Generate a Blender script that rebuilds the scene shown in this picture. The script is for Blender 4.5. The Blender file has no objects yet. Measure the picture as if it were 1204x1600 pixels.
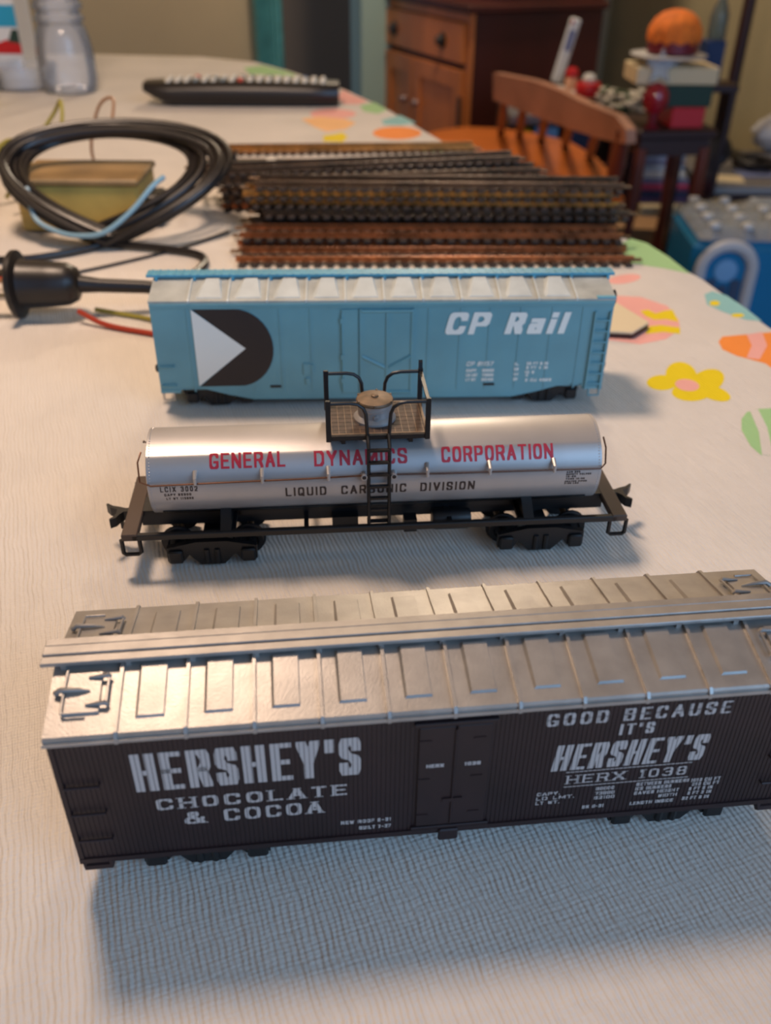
import bpy, math, random
from mathutils import Vector, Matrix
random.seed(7)
S = 0.001                      # geometry below is written in millimetres
C = bpy.context.scene.collection
R = math.radians
PI = math.pi

# ------------------------------------------------------------------ camera
FPX, PITCH, ROLL, CAMH = 1392.7, R(34.02), R(0.65), 168.67
_f = Vector((0, math.cos(PITCH), -math.sin(PITCH))); _u = Vector((0, math.sin(PITCH), math.cos(PITCH))); _r = Vector((1, 0, 0))
_r2 = _r*math.cos(ROLL) + _u*math.sin(ROLL); _u2 = -_r*math.sin(ROLL) + _u*math.cos(ROLL)
cam_d = bpy.data.cameras.new('camera'); cam = bpy.data.objects.new('camera', cam_d); C.objects.link(cam)
cam.matrix_world = Matrix(((_r2.x, _u2.x, -_f.x, 0), (_r2.y, _u2.y, -_f.y, 0), (_r2.z, _u2.z, -_f.z, CAMH*S), (0, 0, 0, 1)))
cam_d.sensor_fit = 'VERTICAL'; cam_d.sensor_height = 36; cam_d.lens = 36*FPX/1600
cam_d.clip_start = 0.01; cam_d.clip_end = 50
cam_d.dof.use_dof = True; cam_d.dof.focus_distance = 0.225; cam_d.dof.aperture_fstop = 15.5
bpy.context.scene.camera = cam

# ------------------------------------------------------------------ light
sc = bpy.context.scene
sc.view_settings.view_transform = 'Standard'; sc.view_settings.look = 'None'
sc.view_settings.gamma = 1; sc.view_settings.use_curve_mapping = False
sc.view_settings.exposure = 0.2
w = bpy.data.worlds.new('daylight'); sc.world = w; w.use_nodes = True
w.node_tree.nodes['Background'].inputs[0].default_value = (0.38, 0.60, 1.0, 1)
w.node_tree.nodes['Background'].inputs[1].default_value = 0.7
def lamp(name, kind, loc, energy, color, size, target=None):
    d = bpy.data.lights.new(name, kind); d.energy = energy; d.color = color
    if kind == 'AREA': d.shape = 'DISK'; d.size = size*S
    else: d.shadow_soft_size = size*S
    o = bpy.data.objects.new(name, d); C.objects.link(o); o.location = Vector(loc)*S
    if target: o.rotation_euler = (Vector(target)*S - o.location).to_track_quat('-Z', 'Y').to_euler()
    return o
lamp('pendant_bulb', 'POINT', (-185, 425, 610), 12.5, (1.0, 0.73, 0.54), 60)
lamp('added_background_fill', 'POINT', (150, 2650, 1150), 40, (1.0, 0.82, 0.62), 90)  # unseen warm fill, added to brighten the back of the room
lamp('window_daylight', 'AREA', (950, -650, 560), 9.5, (0.36, 0.64, 1.0), 1100, (0, 250, 0))

# ------------------------------------------------------------------ materials
def lin(c):
    return tuple((x/255/12.92 if x/255 <= 0.04045 else ((x/255+0.055)/1.055)**2.4) for x in c) + (1,)
def mat(name, col, rough=0.5, metal=0.0, var=0.0, vscale=200, bump=0.0, bscale=800, spec=0.5, stretch=None, trans=0, ior=1.45, col2=None):
    m = bpy.data.materials.new(name); m.use_nodes = True; nt = m.node_tree; b = nt.nodes['Principled BSDF']
    b.inputs['Base Color'].default_value = lin(col); b.inputs['Roughness'].default_value = rough
    b.inputs['Metallic'].default_value = metal; b.inputs['Specular IOR Level'].default_value = spec
    if trans: b.inputs['Transmission Weight'].default_value = trans; b.inputs['IOR'].default_value = ior
    tc = nt.nodes.new('ShaderNodeTexCoord'); mp = nt.nodes.new('ShaderNodeMapping'); nt.links.new(tc.outputs['Object'], mp.inputs[0])
    if stretch: mp.inputs['Scale'].default_value = stretch
    if var or col2:
        n = nt.nodes.new('ShaderNodeTexNoise'); n.inputs['Scale'].default_value = vscale; n.inputs['Detail'].default_value = 5
        r = nt.nodes.new('ShaderNodeValToRGB'); r.color_ramp.elements[0].position = .3; r.color_ramp.elements[1].position = .7
        r.color_ramp.elements[0].color = lin(tuple(max(0, x*(1-var)) for x in col))
        r.color_ramp.elements[1].color = lin(col2 if col2 else tuple(min(255, x*(1+var)) for x in col))
        nt.links.new(mp.outputs[0], n.inputs['Vector']); nt.links.new(n.outputs['Fac'], r.inputs[0]); nt.links.new(r.outputs[0], b.inputs['Base Color'])
    if bump:
        n = nt.nodes.new('ShaderNodeTexNoise'); n.inputs['Scale'].default_value = bscale; n.inputs['Detail'].default_value = 3
        k = nt.nodes.new('ShaderNodeBump'); k.inputs['Strength'].default_value = bump; k.inputs['Distance'].default_value = 0.0004
        nt.links.new(mp.outputs[0], n.inputs['Vector']); nt.links.new(n.outputs['Fac'], k.inputs['Height']); nt.links.new(k.outputs[0], b.inputs['Normal'])
    return m
def cloth_mat(name, col, var=0.03):
    m = mat(name, col, 0.75, var=var, vscale=14, spec=0.25); nt = m.node_tree; b = nt.nodes['Principled BSDF']; L = nt.links
    g = nt.nodes.new('ShaderNodeNewGeometry'); mp = nt.nodes.new('ShaderNodeMapping'); mp.inputs['Rotation'].default_value = (0, 0, R(-20))
    L.new(g.outputs['Position'], mp.inputs[0])
    dn = nt.nodes.new('ShaderNodeTexNoise'); dn.inputs['Scale'].default_value = 60; dn.inputs['Detail'].default_value = 2; L.new(mp.outputs[0], dn.inputs['Vector'])
    sub = nt.nodes.new('ShaderNodeVectorMath'); sub.operation = 'SCALE'; sub.inputs['Scale'].default_value = 0.0022; L.new(dn.outputs['Color'], sub.inputs[0])
    add = nt.nodes.new('ShaderNodeVectorMath'); add.operation = 'ADD'; L.new(mp.outputs[0], add.inputs[0]); L.new(sub.outputs[0], add.inputs[1])
    outs = []
    for axis, sc_, amp in (('X', 235, 1.0), ('Y', 300, 0.16)):
        wv = nt.nodes.new('ShaderNodeTexWave'); wv.bands_direction = axis; wv.inputs['Scale'].default_value = sc_; wv.inputs['Distortion'].default_value = 2.6
        wv.inputs['Detail'].default_value = 2; wv.inputs['Detail Scale'].default_value = 0.6
        L.new(add.outputs[0], wv.inputs['Vector'])
        mu = nt.nodes.new('ShaderNodeMath'); mu.operation = 'MULTIPLY'; mu.inputs[1].default_value = amp; L.new(wv.outputs['Fac'], mu.inputs[0]); outs.append(mu)
    for scl, amp in (((600, 45, 1), 2.4), ((90, 900, 1), .55), ((1000, 700, 1), .9), ((90, 7, 1), 2.2)):
        mq = nt.nodes.new('ShaderNodeMapping'); mq.inputs['Scale'].default_value = scl; L.new(mp.outputs[0], mq.inputs[0])
        n = nt.nodes.new('ShaderNodeTexNoise'); n.inputs['Scale'].default_value = 1; n.inputs['Detail'].default_value = 3; L.new(mq.outputs[0], n.inputs['Vector'])
        mu = nt.nodes.new('ShaderNodeMath'); mu.operation = 'MULTIPLY'; mu.inputs[1].default_value = amp; L.new(n.outputs['Fac'], mu.inputs[0]); outs.append(mu)
    acc = outs[0]
    for o in outs[1:]:
        a = nt.nodes.new('ShaderNodeMath'); a.operation = 'ADD'; L.new(acc.outputs[0], a.inputs[0]); L.new(o.outputs[0], a.inputs[1]); acc = a
    k = nt.nodes.new('ShaderNodeBump'); k.inputs['Strength'].default_value = 0.85; k.inputs['Distance'].default_value = 0.00022
    L.new(acc.outputs[0], k.inputs['Height']); L.new(k.outputs[0], b.inputs['Normal'])
    return m
def clear_mat(name, tint, haze=0.12, rough=0.08):
    m = bpy.data.materials.new(name); m.use_nodes = True; nt = m.node_tree; nt.nodes.remove(nt.nodes['Principled BSDF']); L = nt.links
    out = nt.nodes['Material Output']; tr = nt.nodes.new('ShaderNodeBsdfTransparent'); tr.inputs[0].default_value = lin(tint)
    gl = nt.nodes.new('ShaderNodeBsdfGlossy'); gl.inputs['Roughness'].default_value = rough
    df = nt.nodes.new('ShaderNodeBsdfDiffuse'); df.inputs[0].default_value = lin((225, 230, 238))
    fr = nt.nodes.new('ShaderNodeFresnel'); fr.inputs[0].default_value = 1.45
    m1 = nt.nodes.new('ShaderNodeMixShader'); m1.inputs[0].default_value = haze; L.new(tr.outputs[0], m1.inputs[1]); L.new(df.outputs[0], m1.inputs[2])
    m2 = nt.nodes.new('ShaderNodeMixShader'); L.new(fr.outputs[0], m2.inputs[0]); L.new(m1.outputs[0], m2.inputs[1]); L.new(gl.outputs[0], m2.inputs[2])
    L.new(m2.outputs[0], out.inputs[0]); return m
M = dict(
    cloth=cloth_mat('white_embossed_cloth', (214, 206, 196)),
    p_yellow=cloth_mat('print_yellow', (232, 205, 20)), p_orange=cloth_mat('print_orange', (243, 143, 62)), p_pink=cloth_mat('print_pink', (238, 172, 160)),
    p_green=cloth_mat('print_green', (160, 200, 140)), p_teal=cloth_mat('print_teal', (140, 190, 188)), p_peach=cloth_mat('print_peach', (245, 190, 130)),
    brown=mat('chocolate_plastic', (40, 26, 27), 0.5, var=.12, vscale=90, spec=.4),
    silver=mat('silver_roof_paint', (158, 153, 148), 0.38, 0.5, var=.06, vscale=160, bump=.10, bscale=2500),
    silver_old=mat('aged_silver_roof_paint', (176, 166, 146), 0.45, 0.45, var=.12, vscale=140),
    tanksilver=mat('silver_tank_paint', (172, 168, 166), 0.36, 0.45, var=.03, vscale=60, bump=.05, bscale=3000),
    blue=mat('sky_blue_plastic', (98, 148, 158), 0.4, var=.04, vscale=50),
    blue_d=mat('sky_blue_walkway', (78, 148, 172), 0.45, var=.05, vscale=200),
    cpbase=mat('darker_roof_sheet', (164, 166, 158), .5, var=.08, vscale=120), cproof=mat('grey_white_roof', (184, 190, 186), 0.4, var=.05, vscale=120),
    black=mat('black_plastic', (16, 15, 17), 0.45), blackm=mat('black_metal', (22, 20, 22), 0.4, .2),
    rubber=mat('black_cord_rubber', (28, 23, 22), 0.38), pbrown=mat('grey_brown_metal', (74, 60, 52), 0.5, .3),
    whitep=mat('white_print', (222, 222, 214), 0.5), greyp=mat('silver_lettering', (176, 168, 164), 0.45), blackp=mat('black_print', (32, 26, 28), 0.5),
    darkp=mat('dark_lettering', (50, 38, 36), 0.5), redp=mat('red_lettering', (176, 30, 48), 0.5),
    deck=mat('brown_walk_planks', (64, 47, 37), 0.6, var=.22, vscale=500), deck2=mat('worn_deck_edge', (112, 90, 68), 0.5, .2, var=.15, vscale=400),
    lid=mat('tan_dome_lid', (104, 84, 64), 0.5, .3, var=.15, vscale=400), wire=mat('brown_wire', (92, 62, 48), 0.35, .7), chrome=mat('worn_metal', (190, 185, 180), .3, .8),
    tie=mat('dark_brown_ties', (44, 32, 26), 0.6, var=.2, vscale=200), rail=mat('rusty_brass_rail', (150, 92, 56), 0.38, .75, var=.25, vscale=60),
    brass=mat('brassy_rail', (160, 116, 62), 0.35, .8, var=.2, vscale=60), darkrail=mat('dull_dark_rail', (92, 70, 52), 0.42, .7, var=.25, vscale=60),
    olive=mat('olive_enamel', (190, 158, 82), 0.5, var=.08, vscale=40), olive2=mat('brown_top_plate', (140, 112, 72), 0.5, var=.12, vscale=40),
    red=mat('red_plastic', (190, 26, 34), .35), redw=mat('red_wire', (170, 60, 40), .4), yelw=mat('olive_wire', (150, 140, 60), .4), bluw=mat('pale_blue_wire', (130, 165, 180), .35),
    tanw=mat('tan_wire', (150, 110, 80), .4), btn=mat('pale_button', (212, 204, 186), .5), btnr=mat('red_button', (190, 60, 40), .5), btnb=mat('blue_button', (50, 90, 130), .5), btng=mat('grey_button', (120, 125, 120), .5),
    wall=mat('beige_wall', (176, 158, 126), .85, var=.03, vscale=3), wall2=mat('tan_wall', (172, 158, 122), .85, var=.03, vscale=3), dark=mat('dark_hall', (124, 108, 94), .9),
    sage=mat('sage_door_trim', (150, 172, 160), .6), teal=mat('teal_curtain', (112, 178, 178), .8, var=.1, vscale=20), floor=mat('dark_wood_floor', (58, 38, 28), .5, var=.2, vscale=6, stretch=(1, 8, 1)),
    wood=mat('orange_pine', (196, 116, 62), .38, var=.14, vscale=6, stretch=(1, 1, .25)), woodd=mat('dark_cabinet_side', (66, 22, 16), .5, var=.15, vscale=5, stretch=(1, 1, .2)),
    seat=mat('honey_seat_wood', (190, 104, 44), .3, var=.12, vscale=8, stretch=(.3, 1, 1)), crest=mat('mauve_brown_wood', (172, 124, 102), .4, var=.1, vscale=10), leg=mat('cherry_leg_wood', (104, 48, 36), .4),
    pewter=mat('dark_pewter', (60, 54, 52), .4, .5), knob=mat('glossy_knob', (120, 84, 76), .2), cream=mat('cream_card', (214, 196, 160), .6), green=mat('dark_green_card', (28, 58, 48), .6),
    orange=mat('orange_knit', (236, 120, 40), .8, var=.12, vscale=60, bump=.5, bscale=300), maroon=mat('maroon_dish', (110, 24, 40), .35), white=mat('white_ceramic', (212, 214, 216), .3),
    skyb=mat('sky_blue_card', (30, 150, 190), .5), navy=mat('navy_card', (30, 52, 96), .5), slate=mat('slate_paper', (110, 120, 160), .7), pblue=mat('pale_blue_paper', (150, 170, 200), .7), pinkp=mat('pink_paper', (190, 70, 110), .7),
    purple=mat('violet_paper', (60, 52, 110), .7), tan=mat('tan_cardboard', (160, 124, 88), .8), grey=mat('grey_laminate', (110, 108, 112), .4), steel=mat('silver_edge', (170, 168, 168), .35, .4), dmaroon=mat('dark_mahogany', (48, 22, 22), .45),
    shrink=mat('blue_shrink_wrap', (30, 120, 170), .2), lblue=mat('light_blue_print', (120, 170, 215), .4), dblue=mat('slate_blue_print', (60, 76, 104), .4), lemon=mat('lemon_plastic', (226, 200, 20), .5), skin=mat('peach_plastic', (214, 160, 130), .5),
    clear=clear_mat('clear_plastic', (250, 251, 252), .26), clearg=clear_mat('green_clear_plastic', (170, 190, 180), .12), wrap=clear_mat('shrink_film', (200, 220, 235), .3), glassr=mat('red_glass', (150, 16, 40), .08, spec=.9),
    bag=mat('white_bag', (196, 196, 200), .5), leaf=mat('dark_leaf', (60, 76, 50), .6), petal=mat('white_petal', (206, 200, 190), .7))

# ------------------------------------------------------------------ mesh helpers
class MB:
    def __init__(s): s.v = []; s.f = []; s.sm = []
    def add(s, vs, fs, smooth=False):
        n = len(s.v); s.v += [tuple(p) for p in vs]; s.f += [tuple(i+n for i in f) for f in fs]; s.sm += [smooth]*len(fs); return s
    def box(s, x0, x1, y0, y1, z0, z1, ch=0):
        if ch:
            c = ch; rings = []
            for z, i in ((z0, c), (z0+c, 0), (z1-c, 0), (z1, c)):
                a0, a1, b0, b1 = x0+i, x1-i, y0+i, y1-i
                k = c if i == 0 else c*.5
                rings.append([(a0+k, b0, z), (a1-k, b0, z), (a1, b0+k, z), (a1, b1-k, z), (a1-k, b1, z), (a0+k, b1, z), (a0, b1-k, z), (a0, b0+k, z)])
            return s.loft(rings)
        return s.add([(x0, y0, z0), (x1, y0, z0), (x1, y1, z0), (x0, y1, z0), (x0, y0, z1), (x1, y0, z1), (x1, y1, z1), (x0, y1, z1)],
                     [(3, 2, 1, 0), (4, 5, 6, 7), (0, 1, 5, 4), (1, 2, 6, 5), (2, 3, 7, 6), (3, 0, 4, 7)])
    def loft(s, rings, caps=True, smooth=False, closed=False):
        n = len(rings[0]); vs = [p for r in rings for p in r]; fs = []
        m = len(rings)
        for i in range(m if closed else m-1):
            a, b = i*n, ((i+1) % m)*n
            for j in range(n): fs.append((a+j, a+(j+1) % n, b+(j+1) % n, b+j))
        s.add(vs, fs, smooth)
        if caps and not closed:
            s.add(rings[0], [tuple(range(n))[::-1]]); s.add(rings[-1], [tuple(range(n))])
        return s
    def prism(s, poly, axis, a, b):       # poly in the plane perpendicular to axis: x->(y,z) y->(x,z) z->(x,y)
        g = {'x': lambda p, t: (t, p[0], p[1]), 'y': lambda p, t: (p[0], t, p[1]), 'z': lambda p, t: (p[0], p[1], t)}[axis]
        return s.loft([[g(p, a) for p in poly], [g(p, b) for p in poly]])
    def tube(s, pts, r, n=8, closed=False, flat=None):
        pts = [Vector(p) for p in pts]; rings = []; N = len(pts); up = None
        rr = r if isinstance(r, (list, tuple)) else [r]*N
        for i, p in enumerate(pts):
            t = (pts[(i+1) % N] - pts[i-1]) if (closed or 0 < i < N-1) else (pts[min(i+1, N-1)] - pts[max(i-1, 0)])
            t.normalize()
            if up is None: up = Vector((0, 0, 1)) if abs(t.z) < .9 else Vector((0, 1, 0))
            side = t.cross(up)
            if side.length < 1e-4: side = t.cross(Vector((1, 0, 0)))
            side.normalize(); up = side.cross(t).normalized()
            k = flat or 1
            rings.append([p + side*(rr[i]*k*math.cos(2*PI*j/n)) + up*(rr[i]*math.sin(2*PI*j/n)) for j in range(n)])
        return s.loft(rings, caps=not closed, smooth=True, closed=closed)
    def lathe(s, prof, c=(0, 0, 0), n=24, axis='z', caps=False, lobes=0, la=0):
        rings = []
        for r, h in prof:
            ring = []
            for j in range(n):
                a = 2*PI*j/n; q = r*(1 + la*abs(math.cos(a*lobes/2)) - la) if lobes else r
                x, y = q*math.cos(a), q*math.sin(a)
                p = {'z': (x, y, h), 'y': (x, h, -y), 'x': (h, x, y)}[axis]
                ring.append((p[0]+c[0], p[1]+c[1], p[2]+c[2]))
            rings.append(ring)
        return s.loft(rings, caps=caps, smooth=True)
    def xf(s, m, start=0):
        for i in range(start, len(s.v)): s.v[i] = tuple(m @ Vector(s.v[i]))
        return s
    def mesh(s, name, m):
        me = bpy.data.meshes.new(name); me.from_pydata([(x*S, y*S, z*S) for x, y, z in s.v], [], s.f)
        me.polygons.foreach_set('use_smooth', s.sm); me.materials.append(M[m]); me.update(); return me
    def build(s, name, m, parent=None, loc=(0, 0, 0), rz=0, kind=None, label=None, fix=True):
        me = s.mesh(name, m)
        if fix:
            import bmesh
            b = bmesh.new(); b.from_mesh(me); bmesh.ops.recalc_face_normals(b, faces=b.faces); b.to_mesh(me); b.free()
        if any(s.sm): me.set_sharp_from_angle(angle=R(38))
        return link(name, me, parent, loc, rz, kind, label)
def link(name, me, parent=None, loc=(0, 0, 0), rz=0, kind=None, label=None):
    o = bpy.data.objects.new(name, me); C.objects.link(o); o.parent = parent
    o.location = Vector(loc)*S; o.rotation_euler = (0, 0, rz)
    if kind: o['kind'] = kind
    if label: o['label'] = label
    return o
def thing(name, label, cat, loc=(0, 0, 0), rz=0, group=None):
    return tag(link(name, None, None, loc, rz), label, cat, group)
def tag(o, label, cat, group=None):
    o['label'] = label; o['category'] = cat
    if group: o['group'] = group
    return o
def copy_tree(o, parent=None):
    c = o.copy(); C.objects.link(c); c.parent = parent
    for ch in list(o.children): copy_tree(ch, c)
    return c
def at(x, y, Y):               # the point at distance Y (mm) into the room seen at photo pixel x, y
    r = _f + _r2*((x-602)/FPX) + _u2*((800-y)/FPX); t = Y/r.y
    return Vector((r.x*t, Y, CAMH + r.z*t))
def onz(x, y, z=0):
    r = _f + _r2*((x-602)/FPX) + _u2*((800-y)/FPX); t = (z-CAMH)/r.z
    return Vector((r.x*t, r.y*t, z))
def smooth(pts, n=6):
    P = [Vector(p) for p in pts]; P = [P[0]*2-P[1]] + P + [P[-1]*2-P[-2]]; o = []
    for i in range(1, len(P)-2):
        a, b, c, d = P[i-1:i+3]
        for k in range(n):
            t = k/n; o.append(.5*((2*b) + (c-a)*t + (2*a-5*b+4*c-d)*t*t + (3*b-a-3*c+d)*t**3))
    return o + [P[-2]]
def arc(cx, cy, r, a0, a1, n): return [(cx + r*math.cos(R(a0+(a1-a0)*i/n)), cy + r*math.sin(R(a0+(a1-a0)*i/n))) for i in range(n+1)]

# ------------------------------------------------------------------ lettering: stroke letters swept with a rectangular pen
_O = [(.5 + .5*math.copysign(abs(math.cos(t))**.62, math.cos(t)), .5 + .5*math.copysign(abs(math.sin(t))**.62, math.sin(t))) for t in [math.pi*i/8 for i in range(17)]]
F = {  # letter: (relative width, strokes in a unit box)
 'A': (1, [[(0, 0), (.5, 1)], [(.5, 1), (1, 0)], [(.22, .32), (.78, .32)]]), 'B': (.95, [[(0, 0), (0, 1)], [(0, 1), (.8, 1), (1, .85), (1, .65), (.8, .53), (0, .53)], [(.8, .53), (1, .4), (1, .15), (.8, 0), (0, 0)]]),
 'C': (.95, [[(1, .76), (.94, .92), (.75, 1), (.25, 1), (.06, .92), (0, .75), (0, .25), (.06, .08), (.25, 0), (.75, 0), (.94, .08), (1, .24)]]), 'D': (.95, [[(0, 0), (0, 1)], [(0, 1), (.75, 1), (1, .8), (1, .2), (.75, 0), (0, 0)]]),
 'E': (.85, [[(0, 0), (0, 1)], [(1, 1), (0, 1)], [(.85, .5), (0, .5)], [(1, 0), (0, 0)]]), 'F': (.8, [[(0, 0), (0, 1)], [(1, 1), (0, 1)], [(.85, .5), (0, .5)]]),
 'G': (.95, [[(1, .78), (.94, .93), (.75, 1), (.25, 1), (.06, .92), (0, .75), (0, .25), (.06, .08), (.25, 0), (.78, 0), (1, .12), (1, .42), (.6, .42)]]), 'H': (1, [[(0, 0), (0, 1)], [(1, 0), (1, 1)], [(0, .5), (1, .5)]]),
 'I': (.02, [[(.5, 0), (.5, 1)]]), 'J': (.7, [[(1, 1), (1, .18), (.8, 0), (.2, 0), (0, .18)]]), 'K': (1, [[(0, 0), (0, 1)], [(1, 1), (0, .4)], [(.3, .6), (1, 0)]]),
 'L': (.8, [[(0, 1), (0, 0)], [(0, 0), (1, 0)]]), 'M': (1.25, [[(0, 0), (0, 1)], [(0, 1), (.5, .2)], [(.5, .2), (1, 1)], [(1, 1), (1, 0)]]), 'N': (1, [[(0, 0), (0, 1)], [(0, 1), (1, 0)], [(1, 0), (1, 1)]]),
 'O': (.95, [_O]), 'P': (.9, [[(0, 0), (0, 1)], [(0, 1), (.8, 1), (1, .85), (1, .6), (.8, .45), (0, .45)]]), 'Q': (.95, [_O, [(.6, .25), (1, -.08)]]),
 'R': (.95, [[(0, 0), (0, 1)], [(0, 1), (.8, 1), (1, .85), (1, .62), (.8, .48), (0, .48)], [(.65, .48), (1, 0)]]),
 'S': (.9, [[(1, .74), (1, .84), (.8, 1), (.2, 1), (0, .84), (0, .66), (.2, .54), (.8, .46), (1, .34), (1, .16), (.8, 0), (.2, 0), (0, .16), (0, .26)]]),
 'T': (.9, [[(.5, 0), (.5, 1)], [(0, 1), (1, 1)]]), 'U': (.95, [[(0, 1), (0, .18), (.18, 0), (.82, 0), (1, .18), (1, 1)]]), 'V': (1, [[(0, 1), (.5, 0)], [(.5, 0), (1, 1)]]),
 'W': (1.3, [[(0, 1), (.25, 0)], [(.25, 0), (.5, .8)], [(.5, .8), (.75, 0)], [(.75, 0), (1, 1)]]), 'X': (1, [[(0, 0), (1, 1)], [(0, 1), (1, 0)]]), 'Y': (1, [[(0, 1), (.5, .45)], [(1, 1), (.5, .45)], [(.5, .45), (.5, 0)]]),
 'Z': (.9, [[(0, 1), (1, 1)], [(1, 1), (0, 0)], [(0, 0), (1, 0)]]), "'": (.02, [[(.5, 1), (.2, .74)]]), '-': (.5, [[(0, .45), (1, .45)]]), '.': (.02, [[(.5, 0), (.5, .02)]]),
 '&': (1.35, [[(1, 0), (.22, .75), (.22, .9), (.36, 1), (.52, 1), (.64, .9), (.64, .76), (.08, .4), (0, .25), (0, .12), (.18, 0), (.5, 0), (.75, .15), (.98, .46)]]),
 '0': (.8, [_O]), '1': (.3, [[(.6, 0), (.6, 1)], [(.6, 1), (0, .8)]]), '2': (.8, [[(0, .8), (.2, 1), (.8, 1), (1, .8), (1, .6), (0, 0), (1, 0)]]),
 '3': (.8, [[(0, .85), (.2, 1), (.8, 1), (1, .85), (1, .65), (.8, .53), (.35, .53)], [(.8, .53), (1, .4), (1, .15), (.8, 0), (.2, 0), (0, .15)]]), '4': (.8, [[(.75, 0), (.75, 1)], [(.75, 1), (0, .35), (1, .35)]]),
 '5': (.8, [[(1, 1), (0, 1), (0, .55), (.8, .55), (1, .42), (1, .15), (.8, 0), (0, 0)]]), '6': (.8, [[(1, .85), (.8, 1), (.2, 1), (0, .82), (0, .18), (.2, 0), (.8, 0), (1, .18), (1, .4), (.8, .52), (0, .52)]]),
 '7': (.8, [[(0, 1), (1, 1)], [(1, 1), (.35, 0)]]), '8': (.8, [[(.2, .53), (0, .68), (0, .85), (.2, 1), (.8, 1), (1, .85), (1, .68), (.8, .53), (.2, .53), (0, .38), (0, .15), (.2, 0), (.8, 0), (1, .15), (1, .38), (.8, .53)]]),
 '9': (.8, [[(0, .15), (.2, 0), (.8, 0), (1, .18), (1, .82), (.8, 1), (.2, 1), (0, .82), (0, .6), (.2, .48), (1, .48)]]),
 'a': (.75, [[(.1, .66), (.9, .66), (1, .58), (1, 0)], [(1, .38), (.15, .38), (0, .28), (0, .1), (.15, 0), (1, 0)]]), 'i': (.02, [[(.5, 0), (.5, .62)], [(.5, .93), (.5, 1)]]), 'l': (.02, [[(.5, 0), (.5, 1)]])}
def hull(p):
    p = sorted(set(p)); o = []
    for seq in (p, p[::-1]):
        h = []
        for q in seq:
            while len(h) > 1 and (h[-1][0]-h[-2][0])*(q[1]-h[-2][1]) - (h[-1][1]-h[-2][1])*(q[0]-h[-2][0]) <= 1e-9: h.pop()
            h.append(q)
        o += h[:-1]
    return o
def clip(poly, a, b):
    for lim, sg in ((a, 1), (b, -1)):
        out = []
        for i, p in enumerate(poly):
            q = poly[i-1]; dp, dq = sg*(p[0]-lim), sg*(q[0]-lim)
            if (dp >= 0) != (dq >= 0):
                t = dq/(dq-dp); out.append((q[0]+t*(p[0]-q[0]), q[1]+t*(p[1]-q[1])))
            if dp >= 0: out.append(p)
        poly = out
        if len(poly) < 3: return []
    return poly
def letters(text, u0, u1, z0, z1, wx, wy, gap=.25, serif=0, shear=0, space=.7, cells=None, seg=99, dz=0, stencil=0):
    """convex pieces (u,z) of the text laid out from u0 to u1, baseline z0 (rising by dz over the run), cap height z1-z0"""
    h = z1-z0; adv = []
    for c in text: adv.append(space if c == ' ' else F[c][0])
    n = len(text); extra = sum(1 for c in text if c != ' ')
    k = (u1-u0 - extra*wx - gap*wx*0) / (sum(adv) + gap*(n-1))     # box unit
    out = []; u = u0
    for c, a in zip(text, adv):
        if c == ' ': u += a*k + gap*k; continue
        wd = a*k
        for st in F[c][1]:
            P = [(u + wx/2 + x*wd, z0 + wy/2 + y*(h-wy)) for x, y in st]
            pieces = list(zip(P[:-1], P[1:]))
            if serif:
                for e, f_, yy in ((P[0], P[1], st[0][1]), (P[-1], P[-2], st[-1][1])):
                    if yy in (0, 1) and abs(e[1]-f_[1]) > abs(e[0]-f_[0])*.9:
                        sy = -wy/2 if yy == 0 else wy/2
                        out.append([(e[0]-serif, e[1]+sy), (e[0]+serif, e[1]+sy), (e[0]+serif, e[1]+sy*.1), (e[0]-serif, e[1]+sy*.1)])
            for p, q in pieces:
                m = max(1, int(math.hypot(q[0]-p[0], q[1]-p[1])/seg)+1) if seg < 99 else 1
                for i in range(m):
                    a0 = (p[0]+(q[0]-p[0])*i/m, p[1]+(q[1]-p[1])*i/m); a1 = (p[0]+(q[0]-p[0])*(i+1)/m, p[1]+(q[1]-p[1])*(i+1)/m)
                    pts = [(e[0]+sx*wx/2, e[1]+sy*wy/2) for e in (a0, a1) for sx in (-1, 1) for sy in (-1, 1)]
                    out.append(hull([(round(x, 4), round(y, 4)) for x, y in pts]))
        u += wd + wx + gap*k
    res = []
    for p in out:
        if stencil:
            mid = (z0+z1)/2
            ps = []
            for lo, hi in ((z0-9, mid-stencil), (mid+stencil, z1+9)):
                q = clip([(y, x) for x, y in p], lo, hi)
                if q: ps.append([(y, x) for x, y in q])
        else: ps = [p]
        for q in ps:
            q = [(x + (z-z0)*shear, z + dz*(x-u0)/(u1-u0)) for x, z in q]
            if cells:
                for a, b in cells:
                    if b < min(x for x, _ in q) or a > max(x for x, _ in q): continue
                    c = clip(q, a, b)
                    if c: res.append(c)
            else: res.append(q)
    return res
def decal(pieces, mapper, name, m, parent, label=None, sink=Vector((0, -1, 0))):
    mb = MB()
    for i, p in enumerate(pieces):
        pp = [Vector(mapper(*q)) for q in p]; nn = sink*(.0035*(i % 9)) if sink else Vector((0, 0, 0))
        mb.add([q+nn for q in pp], [tuple(range(len(p)))])
    return mb.build(name, m, parent, label=label, fix=False)

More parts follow.
